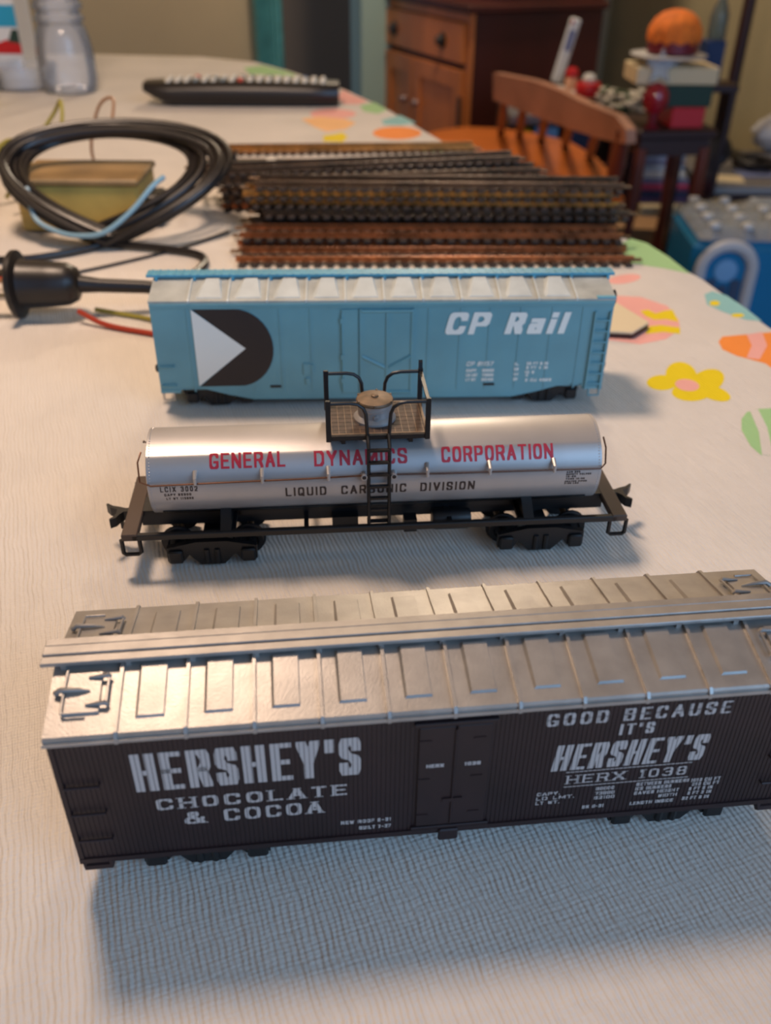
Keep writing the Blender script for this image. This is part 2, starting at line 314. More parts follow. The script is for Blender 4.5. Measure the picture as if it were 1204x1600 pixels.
# ================================================================== THE ROOM
YAW = R(24.5); DX = Vector((math.cos(YAW), math.sin(YAW), 0)); DY = Vector((-math.sin(YAW), math.cos(YAW), 0))
FL = -740; CEIL = 1660
def wall_run(name, p0, d, t0, t1, z0, z1, thick, m, nrm):
    a = Vector(p0)+d*t0; b = Vector(p0)+d*t1; q = nrm*thick
    mb = MB(); mb.prism([(a.x, a.y), (b.x, b.y), ((b+q).x, (b+q).y), ((a+q).x, (a+q).y)], 'z', z0, z1)
    o = mb.build(name, m); o['kind'] = 'structure'; return o
corner = Vector((-10, 3560, 0))
wr0 = Vector((1098, 3400, 0))
wall_run('wall_back', corner, DX, -2600, -498, FL, CEIL, 100, 'wall', DY)
wall_run('wall_back', corner, DX, -2, 1320, FL, CEIL, 100, 'wall', DY)
wall_run('wall_back', corner, DX, -498, -2, 1300, CEIL, 100, 'wall', DY)
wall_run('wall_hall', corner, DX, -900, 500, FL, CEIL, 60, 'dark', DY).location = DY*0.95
wall_run('wall_right', wr0, DY, -4300, 700, FL, CEIL, 100, 'wall2', DX)
wall_run('wall_left', corner - DX*2600, DY, -4600, 0, FL, CEIL, 100, 'wall', -DX)
for nm, z0, z1, m in (('floor', FL-60, FL, 'floor'), ('ceiling', CEIL, CEIL+60, 'wall')):
    a = [corner + DX*x + DY*y for x, y in ((-2700, -4600), (1500, -4600), (1500, 1300), (-2700, 1300))]
    o = MB().prism([(p.x, p.y) for p in a], 'z', z0, z1).build(nm, m); o['kind'] = 'structure'
# door casing: sage jambs beside the dark opening
door = MB()
for t0, t1 in ((-112, 0), (-498, -480)):
    a, b = corner+DX*t0-DY*24, corner+DX*t1-DY*24; q = DY*100
    door.prism([(a.x, a.y), (b.x, b.y), ((b+q).x, (b+q).y), ((a+q).x, (a+q).y)], 'z', FL, 1300)
door.build('door_1', 'sage')['kind'] = 'structure'
# teal curtain hanging at the left of the opening, folded
cb = MB(); pts = []
for i in range(25):
    t = -496 + 92*i/24; p = corner + DX*t - DY*(38 + 12*math.sin(i*1.6)); pts.append((p.x, p.y))
back = [(p[0]+DY.x*6, p[1]+DY.y*6) for p in pts][::-1]
cb.loft([[(x, y, FL+20) for x, y in pts+back], [(x, y, 1250) for x, y in pts+back]])
cur = cb.build('curtain', 'teal'); tag(cur, 'teal curtain hanging at the left side of the dark doorway', 'curtain')

# ================================================================== TABLE AND CLOTH
edge = [(419, -160), (360, -15), (300, 145), (189, 418), (176, 487), (149, 562), (51, 826), (-6, 1000), (-50, 1104), (-129, 1244), (-180, 1318), (-260, 1362), (-417, 1377), (-620, 1366), (-900, 1250), (-1010, 900), (-1010, 200), (-900, -160)]
tb = thing('dining_table', 'wooden dining table hidden under the white printed cloth', 'table', (-300, 550, FL))
cen = Vector((-300, 550))
def scaled(k, off=(0, 0)): return [((x-cen.x)*k + off[0], (y-cen.y)*k + off[1]) for x, y in edge]
MB().prism(scaled(.985), 'z', -FL-28, -FL-1.2).build('table_top', 'wood', tb)
for x, y in ((-520, 560), (-520, -480), (200, 0), (-40, 520)):
    MB().lathe([(26, 0), (30, 60), (22, 200), (36, 420), (30, 560), (40, 712)], (x, y, 0), 14, caps=True).build('leg', 'leg', tb)
cl = MB()
n = len(edge); fine = []
for i in range(n):
    a, b = edge[i], edge[(i+1) % n]
    for j in range(6): fine.append((a[0]+(b[0]-a[0])*j/6, a[1]+(b[1]-a[1])*j/6))
rings = []
for k, (dr, z) in enumerate(((-40, 0), (-3, 0), (0, -1), (2, -5), (6, -60), (14, -160), (20, -260))):
    ring = []
    for i, (x, y) in enumerate(fine):
        d = Vector((x, y))-cen; L = d.length; wv = (math.sin(i*.9)*6 + math.sin(i*.37)*7)*max(0, (-z-20))/240
        d = d*(1 + (dr+wv)/L); ring.append((cen.x+d.x, cen.y+d.y, z))
    rings.append(ring)
cl.loft(rings, caps=False, smooth=True); cl.add(rings[0], [tuple(range(len(fine)))])
cloth = cl.build('tablecloth', 'cloth'); tag(cloth, 'white embossed tablecloth printed with flowers and coloured eggs, under the trains', 'tablecloth')
def print_px(name, m, pts, lift=.06, label=None):
    q = [onz(x, y, 0) for x, y in pts]
    return MB().add([(p.x, p.y, lift) for p in q], [tuple(range(len(q)))]).build(name, m, cloth, label=label)
def ell(cx, cy, a, b, rot=0, n=28, a0=0, a1=360):
    o = []
    for i in range(n):
        t = R(a0 + (a1-a0)*i/(n if a1-a0 == 360 else n-1)); x, y = a*math.cos(t), b*math.sin(t)
        o.append((cx + x*math.cos(R(rot)) - y*math.sin(R(rot)), cy + x*math.sin(R(rot)) + y*math.cos(R(rot))))
    return o
petals = [(1064, 587, 25, 21, 20), (1104, 596, 28, 18, -20), (1034, 598, 24, 12, 0), (1080, 613, 31, 14, 0), (1114, 614, 28, 11, 18)]
for i, (x, y, a, b, r_) in enumerate(petals): print_px('printed_petal', 'p_yellow', ell(x, y, a, b, r_), .05+.006*i)
print_px('printed_flower_centre', 'p_pink', ell(1073, 602, 19, 9, 8), .1)
print_px('printed_egg', 'p_green', [(1158, 672), (1158, 655), (1166, 644), (1185, 639), (1240, 636), (1240, 730), (1205, 712), (1188, 711), (1172, 697)], .05)
print_px('printed_stripe', 'cloth', [(1171, 642), (1184, 640), (1198, 668), (1208, 712), (1190, 711), (1185, 675)], .09)
print_px('printed_egg', 'p_orange', [(1122, 534), (1128, 526), (1150, 524), (1240, 516), (1240, 600), (1195, 568), (1150, 556), (1128, 546)], .05)
print_px('printed_stripe', 'p_pink', [(1166, 523), (1190, 519), (1198, 540), (1186, 562), (1166, 559), (1174, 540)], .09)
print_px('printed_egg', 'p_pink', [(930, 470), (960, 462), (1000, 464), (1042, 478), (1060, 500), (1062, 515), (1040, 530), (1000, 538), (940, 530)], .05)
print_px('printed_zigzag', 'p_yellow', [(1000, 486), (1012, 484), (1024, 490), (1036, 486), (1050, 484), (1060, 503), (1040, 499), (1022, 500), (1008, 494)], .09)
print_px('printed_zigzag', 'p_yellow', [(1014, 510), (1032, 508), (1062, 512), (1062, 522), (1036, 519), (1008, 522)], .09)
print_px('printed_egg', 'p_pink', ell(975, 436, 26, 7, -8), .05)
print_px('printed_leaf', 'p_green', [(962, 385), (985, 373), (1010, 380), (1045, 402), (1078, 428), (1040, 420), (1000, 414), (968, 408)], .05)
print_px('printed_egg', 'p_teal', [(1100, 460), (1112, 455), (1135, 462), (1165, 482), (1190, 502), (1165, 500), (1130, 488), (1104, 476)], .05)
print_px('printed_spot', 'p_yellow', ell(1116, 474, 8, 4), .09); print_px('printed_spot', 'p_yellow', ell(1152, 493, 10, 3), .09)
print_px('printed_egg', 'p_orange', ell(620, 208, 38, 10, 0), .05)
print_px('printed_egg', 'p_peach', [(470, 186), (500, 182), (540, 186), (556, 192), (540, 202), (510, 206), (490, 198)], .05)
print_px('printed_bloom', 'p_pink', ell(520, 178, 36, 8, 0), .03)
print_px('printed_spot', 'p_yellow', [(505, 212), (520, 210), (535, 207), (543, 214), (535, 222), (505, 221)], .07)
print_px('printed_egg', 'p_pink', [(528, 152), (535, 140), (550, 148), (575, 158), (560, 163), (535, 163)], .05)
print_px('printed_leaf', 'p_green', [(380, 106), (410, 102), (450, 112), (470, 120), (430, 118), (390, 116)], .05)
print_px('printed_leaf', 'p_green', [(562, 165), (585, 160), (605, 172), (590, 178), (568, 174)], .05)
print_px('printed_egg', 'p_teal', [(595, 188), (625, 180), (650, 192), (625, 196), (600, 195)], .05)
print_px('printed_leaf', 'p_green', [(655, 230), (680, 222), (700, 230), (690, 240), (660, 238)], .05)

# ================================================================== ROLLING STOCK
def wheelset(parent, u, r=5.2, z=5.3):
    mb = MB(); mb.tube([(u, -12.6, z), (u, 12.6, z)], 1.1, 8)
    for s_ in (-1, 1):
        mb.lathe([(0.9, s_*6.4), (r, s_*6.4), (r, s_*7.1), (r-.7, s_*7.3), (r-.7, s_*9), (3, s_*9), (2.4, s_*8.4), (.9, s_*8.4)], (u, 0, z), 22, 'y', caps=True)
    return mb.build('wheelset', 'blackm', parent)
def truck(parent, u, base=22, top=11, fr=-11):
    mb = MB(); h = base/2
    for s_ in (-1, 1):
        y0, y1 = s_*12.4, s_*14.4
        prof = [(-h-2.6, 2.8), (-h+2.4, 2.8), (-h+4, 5), (-3.6, 1.2), (3.6, 1.2), (h-4, 5), (h-2.4, 2.8), (h+2.6, 2.8), (h+2.6, 7.6), (h-1, 8.4), (4.5, 9.6), (-4.5, 9.6), (-h+1, 8.4), (-h-2.6, 7.6)]
        mb.prism([(u+x, z) for x, z in prof], 'y', y0, y1)
        for q in (-1, 1):
            mb.box(u+q*h-2.2, u+q*h+2.2, min(y1, y1+s_*1.2), max(y1, y1+s_*1.1), 2.4, 7.0, .5)       # journal boxes
            mb.tube([(u+q*1.6, s_*14.3, 1.8), (u+q*1.6, s_*14.3, 7)], .9, 8)                       # springs
    mb.box(u-3, u+3, -12.6, 12.6, 6.2, 8.6); mb.tube([(u, 0, 8), (u, 0, top)], 3.2, 12)
    o = mb.build('truck', 'black', parent)
    wheelset(o, u-h); wheelset(o, u+h); return o
def coupler(parent, u, s_, z=9, m='black'):
    mb = MB(); K = .64
    mb.box(min(u, u-s_*9), max(u, u-s_*9), -1.8, 1.8, z-1.2, z+1.2)
    P = [(0, -1.4), (3.5, -1.6), (5.2, -3.6), (6.4, -6.2), (9.2, -7.8), (9.4, -6.8), (7.6, -5), (6.8, -2.4), (7, .6), (10.6, 2.2), (13, 5.2), (12.2, 5.6), (9.4, 3.6), (6, 2.6), (3.2, 1.4), (0, 1.4)]
    mb.prism([(u+s_*x*K, y*K*1.1) for x, y in P], 'z', z-1.6, z+1.6)
    mb.box(min(u+s_*3, u+s_*4), max(u+s_*3, u+s_*4), -.6, .6, z-5.2, z-1.4)
    return mb.build('coupler', m, parent)

# ---------------------------------------------------------------- chocolate reefer
HL, HW, Z0, Z1, RZ = 74.7, 17.45, 9.0, 45.0, 49.0
car = thing('toy_refrigerator_car', 'dark brown toy railway reefer with silver ribbed roof and chocolate lettering, nearest the camera', 'toy train car', (11.44, 135.17, 0), R(6.62))
b = MB(); b.box(-HL, HL, -HW+.12, HW-.12, Z0, Z1, .3); b.box(-HL+4, HL-4, -9, 9, Z0-1.6, Z0)
b.build('body', 'brown', car)
PP = .92; cells = []; k = int(2*HL/PP); st = -HL + (2*HL-k*PP)/2
sd = MB()
for i in range(k):
    a, c = st+i*PP+.05, st+(i+1)*PP-.10; cells.append((a-.02, c+.02))
    for s_ in (-1, 1): sd.box(a, c, min(s_*HW, s_*(HW-.3)), max(s_*HW, s_*(HW-.3)), Z0+.3, Z1-1.8)
sd.build('siding_boards', 'brown', car, kind='stuff', fix=False)
b = MB()
for s_ in (-1, 1):
    y = s_*HW
    def yb(d0, d1): return (min(y+s_*d0, y+s_*d1), max(y+s_*d0, y+s_*d1))
    b.box(-HL, HL, *yb(-.2, .35), Z0-.4, Z0+1.0)
    for s2 in (-1, 1):
        b.box(min(s2*HL, s2*(HL-1)), max(s2*HL, s2*(HL-1)), *yb(-.2, .25), Z0, Z1-2)
b.build('side_sill', 'brown', car)
for s_ in (-1, 1):
    y = s_*(HW+.05); f = lambda d0, d1: (min(y, y+s_*d1), max(y, y+s_*d1))
    d = MB()
    d.box(-6.6, .4, *f(0, .45), 11.5, 40.6, .12); d.box(.7, 7.6, *f(0, .45), 11.5, 40.6, .12)
    d.box(-7.6, 8.6, *f(0, .7), 41, 42, .1); d.box(-7.6, 8.6, *f(0, .6), 10.4, 11.2, .1)
    dr = d.build('door', 'brown', car)
    hb = MB()
    for z in (15, 26, 37):
        for x in (-5.4, 5.2): hb.box(x-1.2, x+1.2, *f(0, .6), z-.25, z+.25)
    hb.tube([(.55, y+s_*.55, 12), (.55, y+s_*.55, 40)], .25, 6); hb.box(-1.4, 2.6, *f(0, .8), 19, 20)
    hb.build('hinge', 'brown', dr)
    MB().box(-1.8, 2.4, *f(0, .9), 6.6, 10, .3).build('door_step', 'brown', car)
    for s2 in (-1, 1):
        for z in (16.3, 24.2, 32):
            x0, x1 = s2*(HL-1.2), s2*(HL-7.6); yy = y + s_*.75
            MB().tube([(x0, y-s_*.1, z), (x0, yy, z), (x1, yy, z), (x1, y-s_*.1, z)], .3, 6).build('grab_iron', 'brown', car)
        x0, x1 = s2*(HL-1), s2*(HL-6)
        MB().tube([(x0, y-s_*.6, Z0), (x0, y-s_*.2, Z0-1.6), (x1, y-s_*.2, Z0-1.6), (x1, y-s_*.6, Z0)], 1.0, 6).build('stirrup_step', 'brown', car)
rf = MB()
def rz_at(v): return RZ - (RZ-Z1)*abs(v)/(HW+.4)
rf.prism([(-HW-.55, Z1-1.6), (HW+.55, Z1-1.6), (HW+.55, Z1-.1), (HW+.1, Z1+.25), (0, RZ), (-HW-.1, Z1+.25), (-HW-.55, Z1-.1)], 'x', -HL-.3, HL+.3)
for s_ in (-1, 1): rf.prism([(s_*(HW+.3), Z1-.7), (s_*(HW+.95), Z1-.7), (s_*(HW+.95), Z1-1.5), (s_*(HW+.3), Z1-1.5)], 'x', -HL-.5, HL+.5)
roof = rf.build('roof', 'silver', car)
HP = 12.42
for i in range(11):
    u = (i-5)*HP; mb = MB()
    prof = [(-HW-1, Z1-1.7), (-HW-1.05, Z1-.3), (-HW-.3, Z1+.75), (0, RZ+.75), (HW+.3, Z1+.75), (HW+1.05, Z1-.3), (HW+1, Z1-1.7), (0, Z1-1.7)]
    mb.prism(prof, 'x', u-.33, u+.33); mb.build('roof_rib', 'silver', roof)
for i in range(10):
    for s_ in (-1, 1):
        u = (i-5)*HP + (5.9 if s_ < 0 else 6.6); P = lambda x, v, d: (x, s_*v, rz_at(v)+.1+d)
        top_ = [P(u-2.2, 3.8, .55), P(u+2.5, 3.8, .55), P(u+2.5, 14.6, .5), P(u-2.2, 14.6, .5)]
        bot = [P(u-2.9, 3.6, -.2), P(u+2.7, 3.6, -.2), P(u+2.7, 15, -.2), P(u-2.9, 15, -.2)]
        MB().loft([bot, top_]).build('roof_panel', 'silver', roof)
for j, (v0, v1, z) in enumerate(((-3.6, -1.5, 0), (-1.25, 1.25, .25), (1.5, 3.6, 0))):
    MB().box(-HL-2.6, HL+2.6, v0, v1, RZ+.3+z, RZ+1.2+z, .15).build('running_board', 'silver', car)
sp = MB()
for i in range(12): sp.box(-HL+1+(i*2*HL/12.3), -HL+2+(i*2*HL/12.3), -3.4, 3.4, RZ-1.2, RZ+.35)
sp.build('board_support', 'silver', car)
for s2 in (-1, 1):
    for s_ in (-1, 1):
        u = s2*68.6; P = lambda x, v, d: (u+s2*x, s_*v, rz_at(v)+.1+d)
        hb = MB(); hb.loft([[P(-3.2, 4.6, -.3), P(3.4, 4.6, -.3), P(3.4, 13.6, -.3), P(-3.2, 13.6, -.3)], [P(-3, 4.9, .6), P(3.2, 4.9, .6), P(3.2, 13.3, .6), P(-3, 13.3, .6)]])
        h = hb.build('ice_hatch', 'silver', car)
        g = MB()
        for v in (6.2, 12): g.tube([P(-4.6, v, .7), P(-4.2, v, 1.2), P(-.6, v, .8)], [.4, .5, .2], 8)
        g.tube([P(-4.4, 6.2, .9), P(-4.4, 12, .9)], .3, 6); g.build('hinge', 'silver', h)
        g = MB(); g.tube([P(5.2, 9, .6), P(4.2, 9, 1.4), P(1, 9, 1.2), P(-1.2, 9, .8)], [.6, .55, .4, .12], 8)
        g.tube([P(3.4, 4.6, .9), P(3.6, 9, .9), P(3.5, 13.6, .9)], .28, 6); g.tube([P(3.5, 13.6, .9), P(-.5, 13.6, .9)], .28, 6); g.build('latch', 'silver', h)
for s2 in (-1, 1): truck(car, s2*50, 21)
# ends: ladder rungs and brake wheel
for s2 in (-1, 1):
    for z in range(5):
        MB().tube([(s2*HL, -15, 14+z*6), (s2*(HL+.9), -15, 14+z*6), (s2*(HL+.9), -9, 14+z*6), (s2*HL, -9, 14+z*6)], .3, 6).build('end_rung', 'brown', car)
MB().lathe([(3.2, 0), (3.6, .3), (3.2, .6), (2.9, .3)], (-HL-2.2, 6, 38), 16, 'x').tube([(-HL, 6, 38), (-HL-2.2, 6, 38)], .4).build('brake_wheel', 'brown', car)
ym = -HW-.07; mp = lambda u, z: (u, ym, z)
L_ = lambda *a, **k: letters(*a, cells=cells, **k)
decal(L_("HERSHEY'S", -60.8, -17.8, 28.7, 39.2, 1.8, 1.3, gap=.34), mp, 'lettering', 'greyp', car, 'largest silver lettering')
decal(L_('CHOCOLATE', -57.6, -20.6, 22.9, 26.1, .8, .5, gap=.45, serif=.85), mp, 'lettering', 'greyp', car, 'silver serif lettering')
decal(L_('& COCOA', -52.8, -25.5, 18.0, 21.6, .8, .5, gap=.4, serif=.85), mp, 'lettering', 'greyp', car, 'silver serif lettering below')
decal(L_('NEW ROOF 8-31', -22, -11.7, 13.6, 14.7, .26, .26) + L_('BUILT 7-27', -18.3, -11.7, 11.5, 12.6, .26, .26), mp, 'lettering', 'greyp', car)
decal(L_('GOOD BECAUSE', 18.2, 55.4, 38.0, 41.4, .72, .44, gap=.55, stencil=.09), mp, 'lettering', 'greyp', car, 'silver stencil lettering')
decal(L_("IT'S", 33.3, 40.4, 34.0, 37.1, .7, .42, gap=.5), mp, 'lettering', 'greyp', car)
decal(L_("HERSHEY'S", 20.6, 52.2, 24.7, 32.3, 1.35, .85, gap=.34, shear=.10), mp, 'lettering', 'greyp', car, 'slanted silver lettering')
decal(L_('HERX 1038', 24.3, 49.8, 20.4, 23.0, .45, .35, gap=.4, serif=.7), mp, 'lettering', 'greyp', car, 'thin silver serif lettering')
decal([c for a, b_ in cells if a > 23.4 and b_ < 51 for c in ([(a, 23.9), (b_, 23.9), (b_, 24.15), (a, 24.15)], [(a, 19.4), (b_, 19.4), (b_, 19.65), (a, 19.65)])], mp, 'lettering', 'greyp', car)
sm = []
for t, a, c, z in (('CAPY.', 18.5, 23.4, 17.3), ('LD LMT.', 18.5, 26.6, 15.9), ('LT WT.', 18.5, 23.6, 14.5), ('80000', 31, 35, 17.6), ('73900', 31, 35.2, 16.1), ('62100', 31, 35.4, 14.7), ('BETWEEN BUNKERS', 39.6, 51, 17.9), ('ICE BUNKERS', 39.6, 47.4, 16.5),
                   ('EAVES HEIGHT', 39.6, 49.4, 15.1), ('WIDTH', 45, 49.2, 13.6), ('LENGTH INSIDE', 39.2, 48.8, 11.8), ('1916 CU FT', 51.5, 58, 17.7), ('210 CU FT', 52, 58, 16.4), ('8 FT 9 IN', 51.5, 56.8, 15.0), ('8 FT 3 IN', 51.5, 56.8, 13.6), ('32 FT 8 IN', 50.6, 56.6, 12), ('BK 8-31', 28.8, 33.5, 12)):
    sm += L_(t, a, c, z, z+1.05, .24, .24)
decal(sm, mp, 'lettering', 'greyp', car, 'rows of tiny silver capacity lettering')
decal(letters('HERX', -5, -1.5, 29.4, 30.4, .25, .25) + letters('1038', 2.6, 5.8, 29.3, 30.3, .25, .25), lambda u, z: (u, -HW-.53, z), 'lettering', 'greyp', car)

# ---------------------------------------------------------------- blue box car
CL, CW, CZ0, CZ1, CR = 88.7, 17.2, 8.0, 46.2, 50.0
car = thing('toy_box_car', 'sky blue toy railway box car with a black and white arrow emblem', 'toy train car', (-2.23, 342.65, 0), R(2.84))
side_prof = [(-CL, 8), (-81, 8), (-80, 10.4), (-74, 10.4), (-69, 9), (-62, 7), (-52, 4.8), (52, 4.8), (62, 7), (69, 9), (74, 10.4), (80, 10.4), (81, 8), (CL, 8), (CL, CZ1), (-CL, CZ1)]
b = MB(); b.box(-CL, CL, -CW+.8, CW-.8, 9, CZ1-.2)
for s_ in (-1, 1): b.prism(side_prof, 'y', min(s_*CW, s_*(CW-1.2)), max(s_*CW, s_*(CW-1.2)))
b.build('body', 'blue', car)
b = MB(); b.box(-CL+8, CL-8, -15, 15, 9, 10.5); b.box(-CL+30, CL-30, -7, 7, 6, 9.4); b.build('underframe', 'black', car)
for s_ in (-1, 1):
    y = s_*CW; f = lambda d: (min(y, y+s_*d), max(y, y+s_*d))
    for u in (-75, -62, -51, -40, -28.3, 17.2, 29.6, 41, 52.9, 65, 77): MB().box(u-.3, u+.3, *f(.22), 8.5, CZ1-3).build('side_post', 'blue', car)
    b = MB(); b.box(-CL, CL, *f(.9), CZ1-2.4, CZ1-.9, .2); b.box(-CL, CL, *f(.45), CZ1-3.2, CZ1-2.4); b.box(-CL, -81, *f(.3), 8, 9.4); b.box(81, CL, *f(.3), 8, 9.4)
    b.build('side_rail', 'blue', car)
    d = MB(); d.box(-9, 11.2, *f(.7), 7.4, CZ1-3.6, .15)
    dr = d.build('door', 'blue', car)
    g = MB()
    for u in (-9, 1.3, 11): g.box(u-.5, u+.5, *f(1.1), 7.2, CZ1-3.4)
    for u0, z0_, u1, z1_ in ((-8.6, 23.4, .4, 18.6), (10.6, 23.4, 2, 18.6), (-8.6, 7.9, 11, 7.9), (-8.6, 42, 11, 42)):
        g.tube([(u0, y+s_*.9, z0_), (u1, y+s_*.9, z1_)], .6, 6)
    g.build('door_frame', 'blue', dr)
    d = MB(); d.box(-16.4, -9.8, *f(.55), 7.4, CZ1-3.6, .12); d.tube([(-16.2, y+s_*.6, 9), (-16.2, y+s_*.6, 41)], .35, 6)
    for z in (12, 22, 37): d.box(-16.9, -15.5, *f(.95), z, z+2)
    d.build('auxiliary_door', 'blue', car)
    d = MB(); d.box(-31.8, -28.6, *f(.5), 15.6, 20.4, .1); d.box(-31, -29.3, *f(.6), 11.4, 14.2, .1); d.box(-28.6, -27.8, *f(.8), 16, 20); d.build('route_board', 'blue', car)
    for u in (-43, 42.5): MB().box(u-2.2, u+2.2, *f(.3), 10, 11).build('jacking_pad', 'black', car)
    for s2 in (-1, 1):
        full = s2 > 0
        for z in ((10.5, 15, 19.5, 24, 28.5, 33, 37.5) if full else (11.5, 19.5)):
            x0, x1 = s2*(CL-1.2), s2*(CL-6.4); yy = y+s_*.9
            MB().tube([(x0, y, z), (x0, yy, z), (x1, yy, z), (x1, y, z)], .35, 6).build('rung', 'blue', car)
        if full:
            g = MB()
            for x in (CL-.9, CL-6.8): g.box(x-.4, x+.4, *f(1.0), 8, 41)
            g.build('ladder_stile', 'blue', car)
        x0, x1 = s2*(CL-.8), s2*(CL-5)
        MB().tube([(x0, y-s_*.5, 9), (x0, y-s_*.2, 5), (x1, y-s_*.2, 5), (x1, y-s_*.5, 9)], .5, 6).build('stirrup_step', 'chrome' if s2 < 0 else 'blue', car)
def cz_at(v): return CR - (CR-CZ1)*abs(v)/(CW)
rf = MB(); rf.prism([(-CW-.5, CZ1-.9), (CW+.5, CZ1-.9), (CW+.5, CZ1), (0, CR), (-CW-.5, CZ1)], 'x', -CL-.2, CL+.2); roof = rf.build('roof', 'cpbase', car)  # roof base a little darker than its ribs and raised panels
CP_ = 14.78
for i in range(11):
    u = (i-5)*CP_
    MB().prism([(-CW-.7, CZ1-.8), (-CW-.7, CZ1+.2), (-CW, CZ1+.6), (0, CR+.6), (CW, CZ1+.6), (CW+.7, CZ1+.2), (CW+.7, CZ1-.8)], 'x', u-.35, u+.35).build('roof_rib', 'cproof', roof)
for i in range(10):
    for s_ in (-1, 1):
        u = (i-5)*CP_ + CP_/2; P = lambda x, v, d: (x, s_*v, cz_at(v)+.1+d)
        MB().loft([[P(u-3.4, 3.8, -.2), P(u+4.2, 3.8, -.2), P(u+5.6, 16, -.2), P(u-5.6, 16, -.2)], [P(u-1.6, 3.9, 1.0), P(u+3.2, 3.9, 1.0), P(u+4.8, 15.6, .25), P(u-3.8, 15.6, .25)]]).build('roof_panel', 'cproof', roof)
for i in range(3):
    v = -3+i*2.1; MB().box(-CL-2.8, CL+2.8, v, v+1.9, CR+.2, CR+1.3, .15).build('running_board', 'blue_d', car)
g = MB()
for i in range(60):
    u = -CL-1 + i*(2*CL+2)/59; g.box(u-.25, u+.25, -2.9, 3.1, CR+1.3, CR+1.5)
g.build('tread_cleats', 'blue_d', car, kind='stuff')
g = MB()
for i in range(13): g.box(-CL+.6+i*14.7, -CL+1.6+i*14.7, -3.8, 3.8, CR-1.2, CR+.4)
g.build('board_support', 'blue_d', car)
MB().box(CL-7, CL+.4, -CW-.4, -CW+4, CZ1-.4, CZ1+.5, .1).build('corner_platform', 'blue_d', car)
for s2 in (-1, 1): truck(car, s2*66, 22); MB().box(min(s2*CL, s2*(CL+3)), max(s2*CL, s2*(CL+3)), -9, -6, 13, 16, .5).build('end_pocket', 'black', car)
MB().lathe([(2.8, 0), (3.2, .3), (2.8, .6), (2.5, .3)], (CL+2, -8, 43), 16, 'x').tube([(CL, -8, 43), (CL+2, -8, 43)], .4).tube([(CL+2.2, -8, 40.2), (CL+2.2, -8, 45.8)], .25).build('brake_wheel', 'blackm', car, label='small black brake wheel')
ym = -CW-.26
blk = [(-73, 43), (-57.6, 43)] + [(-57.6 + 14.6*math.cos(R(t)), 26.9 + 16.1*math.sin(R(t))) for t in range(80, -90, -10)] + [(-73, 10.8), (-54, 26.9)]
MB().add([(x, ym, z) for x, z in blk], [tuple(range(len(blk)))]).build('emblem_arc', 'blackp', car, label='black half-round of the emblem')
MB().add([(-73.3, ym-.03, 42.8), (-53.8, ym-.03, 26.9), (-73.3, ym-.03, 11)], [(0, 1, 2)]).build('emblem_triangle', 'whitep', car, label='white arrow triangle of the emblem')
mp = lambda u, z: (u, ym, z)
decal(letters('CP', 23.4, 39.8, 32, 41, 2.4, 1.7, gap=.3, shear=.24) + letters('Rail', 46.8, 70.4, 32, 40.8, 2.6, 1.7, gap=.42, shear=.24), mp, 'lettering', 'whitep', car, 'large white slanted lettering')
sm = letters('CP 81157', 32.8, 43.4, 18.6, 20.5, .35, .35, shear=.25)
for t, a, c, z in (('CAPY', 33, 37, 16), ('80000', 39.4, 44, 16), ('LD LMT', 33, 37.6, 14), ('73900', 39.4, 44, 14), ('LT WT', 33, 37, 12), ('62100', 39.4, 44, 12), ('IL', 52.2, 54, 18.6), ('EW', 52.2, 54, 16.4), ('IH', 52.2, 54, 14.2), ('CF', 52.2, 54, 12), ('50 FT 6 IN', 57, 65.6, 18.8), ('9 FT 4 IN', 57, 65.6, 17), ('10 6', 56.6, 60.4, 15), ('4', 57, 58, 13.6), ('2 CU 4983', 57, 67.6, 11.6)):
    sm += letters(t, a, c, z, z+1.3, .32, .32)
decal(sm, mp, 'lettering', 'whitep', car, 'small white data lettering')

# ---------------------------------------------------------------- tank car
TL, TR, TC = 67.7, 12.9, 26.9
car = thing('toy_tank_car', 'silver toy railway tank car with red lettering and black ladder, between two box cars', 'toy train car', (-3.27, 237.44, 0), R(5.22))
t = MB(); t.lathe([(0.1, -TL-1.6), (6, -TL-1.2), (10.5, -TL-.4), (TR-.5, -TL), (TR-.5, -TL), (TR, -TL+.2), (TR, -TL+.2), (TR, TL-.2), (TR, TL-.2), (TR-.5, TL), (TR-.5, TL), (10.5, TL+.4), (6, TL+1.2), (.1, TL+1.6)], (0, 0, TC), 64, 'x', caps=True)
t.build('tank_shell', 'tanksilver', car)
rv = MB()
def rivet(x, ang, r=.22):
    a = R(ang); c = Vector((x, -TR*math.cos(a), TC+TR*math.sin(a))); nrm = Vector((0, -math.cos(a), math.sin(a))); e1 = Vector((1, 0, 0)); e2 = nrm.cross(e1)
    ring = [c + (e1*math.cos(k*PI/3)+e2*math.sin(k*PI/3))*r for k in range(6)]
    rv.add(ring+[c+nrm*r*.8], [(k, (k+1) % 6, 6) for k in range(6)], True)
for ang in range(-40, 221, 4):
    for x in (-TL+1, TL-1): rivet(x, ang)
for i in range(150): rivet(-TL+1.5+i*(2*TL-3)/149, -33, .2); rivet(-TL+1.5+i*(2*TL-3)/149, 213, .2)
rv.build('rivets', 'tanksilver', car, kind='stuff', fix=False)
def onT(u, deg, r=TR): a = R(deg); return (u, -r*math.cos(a), TC + r*math.sin(a))
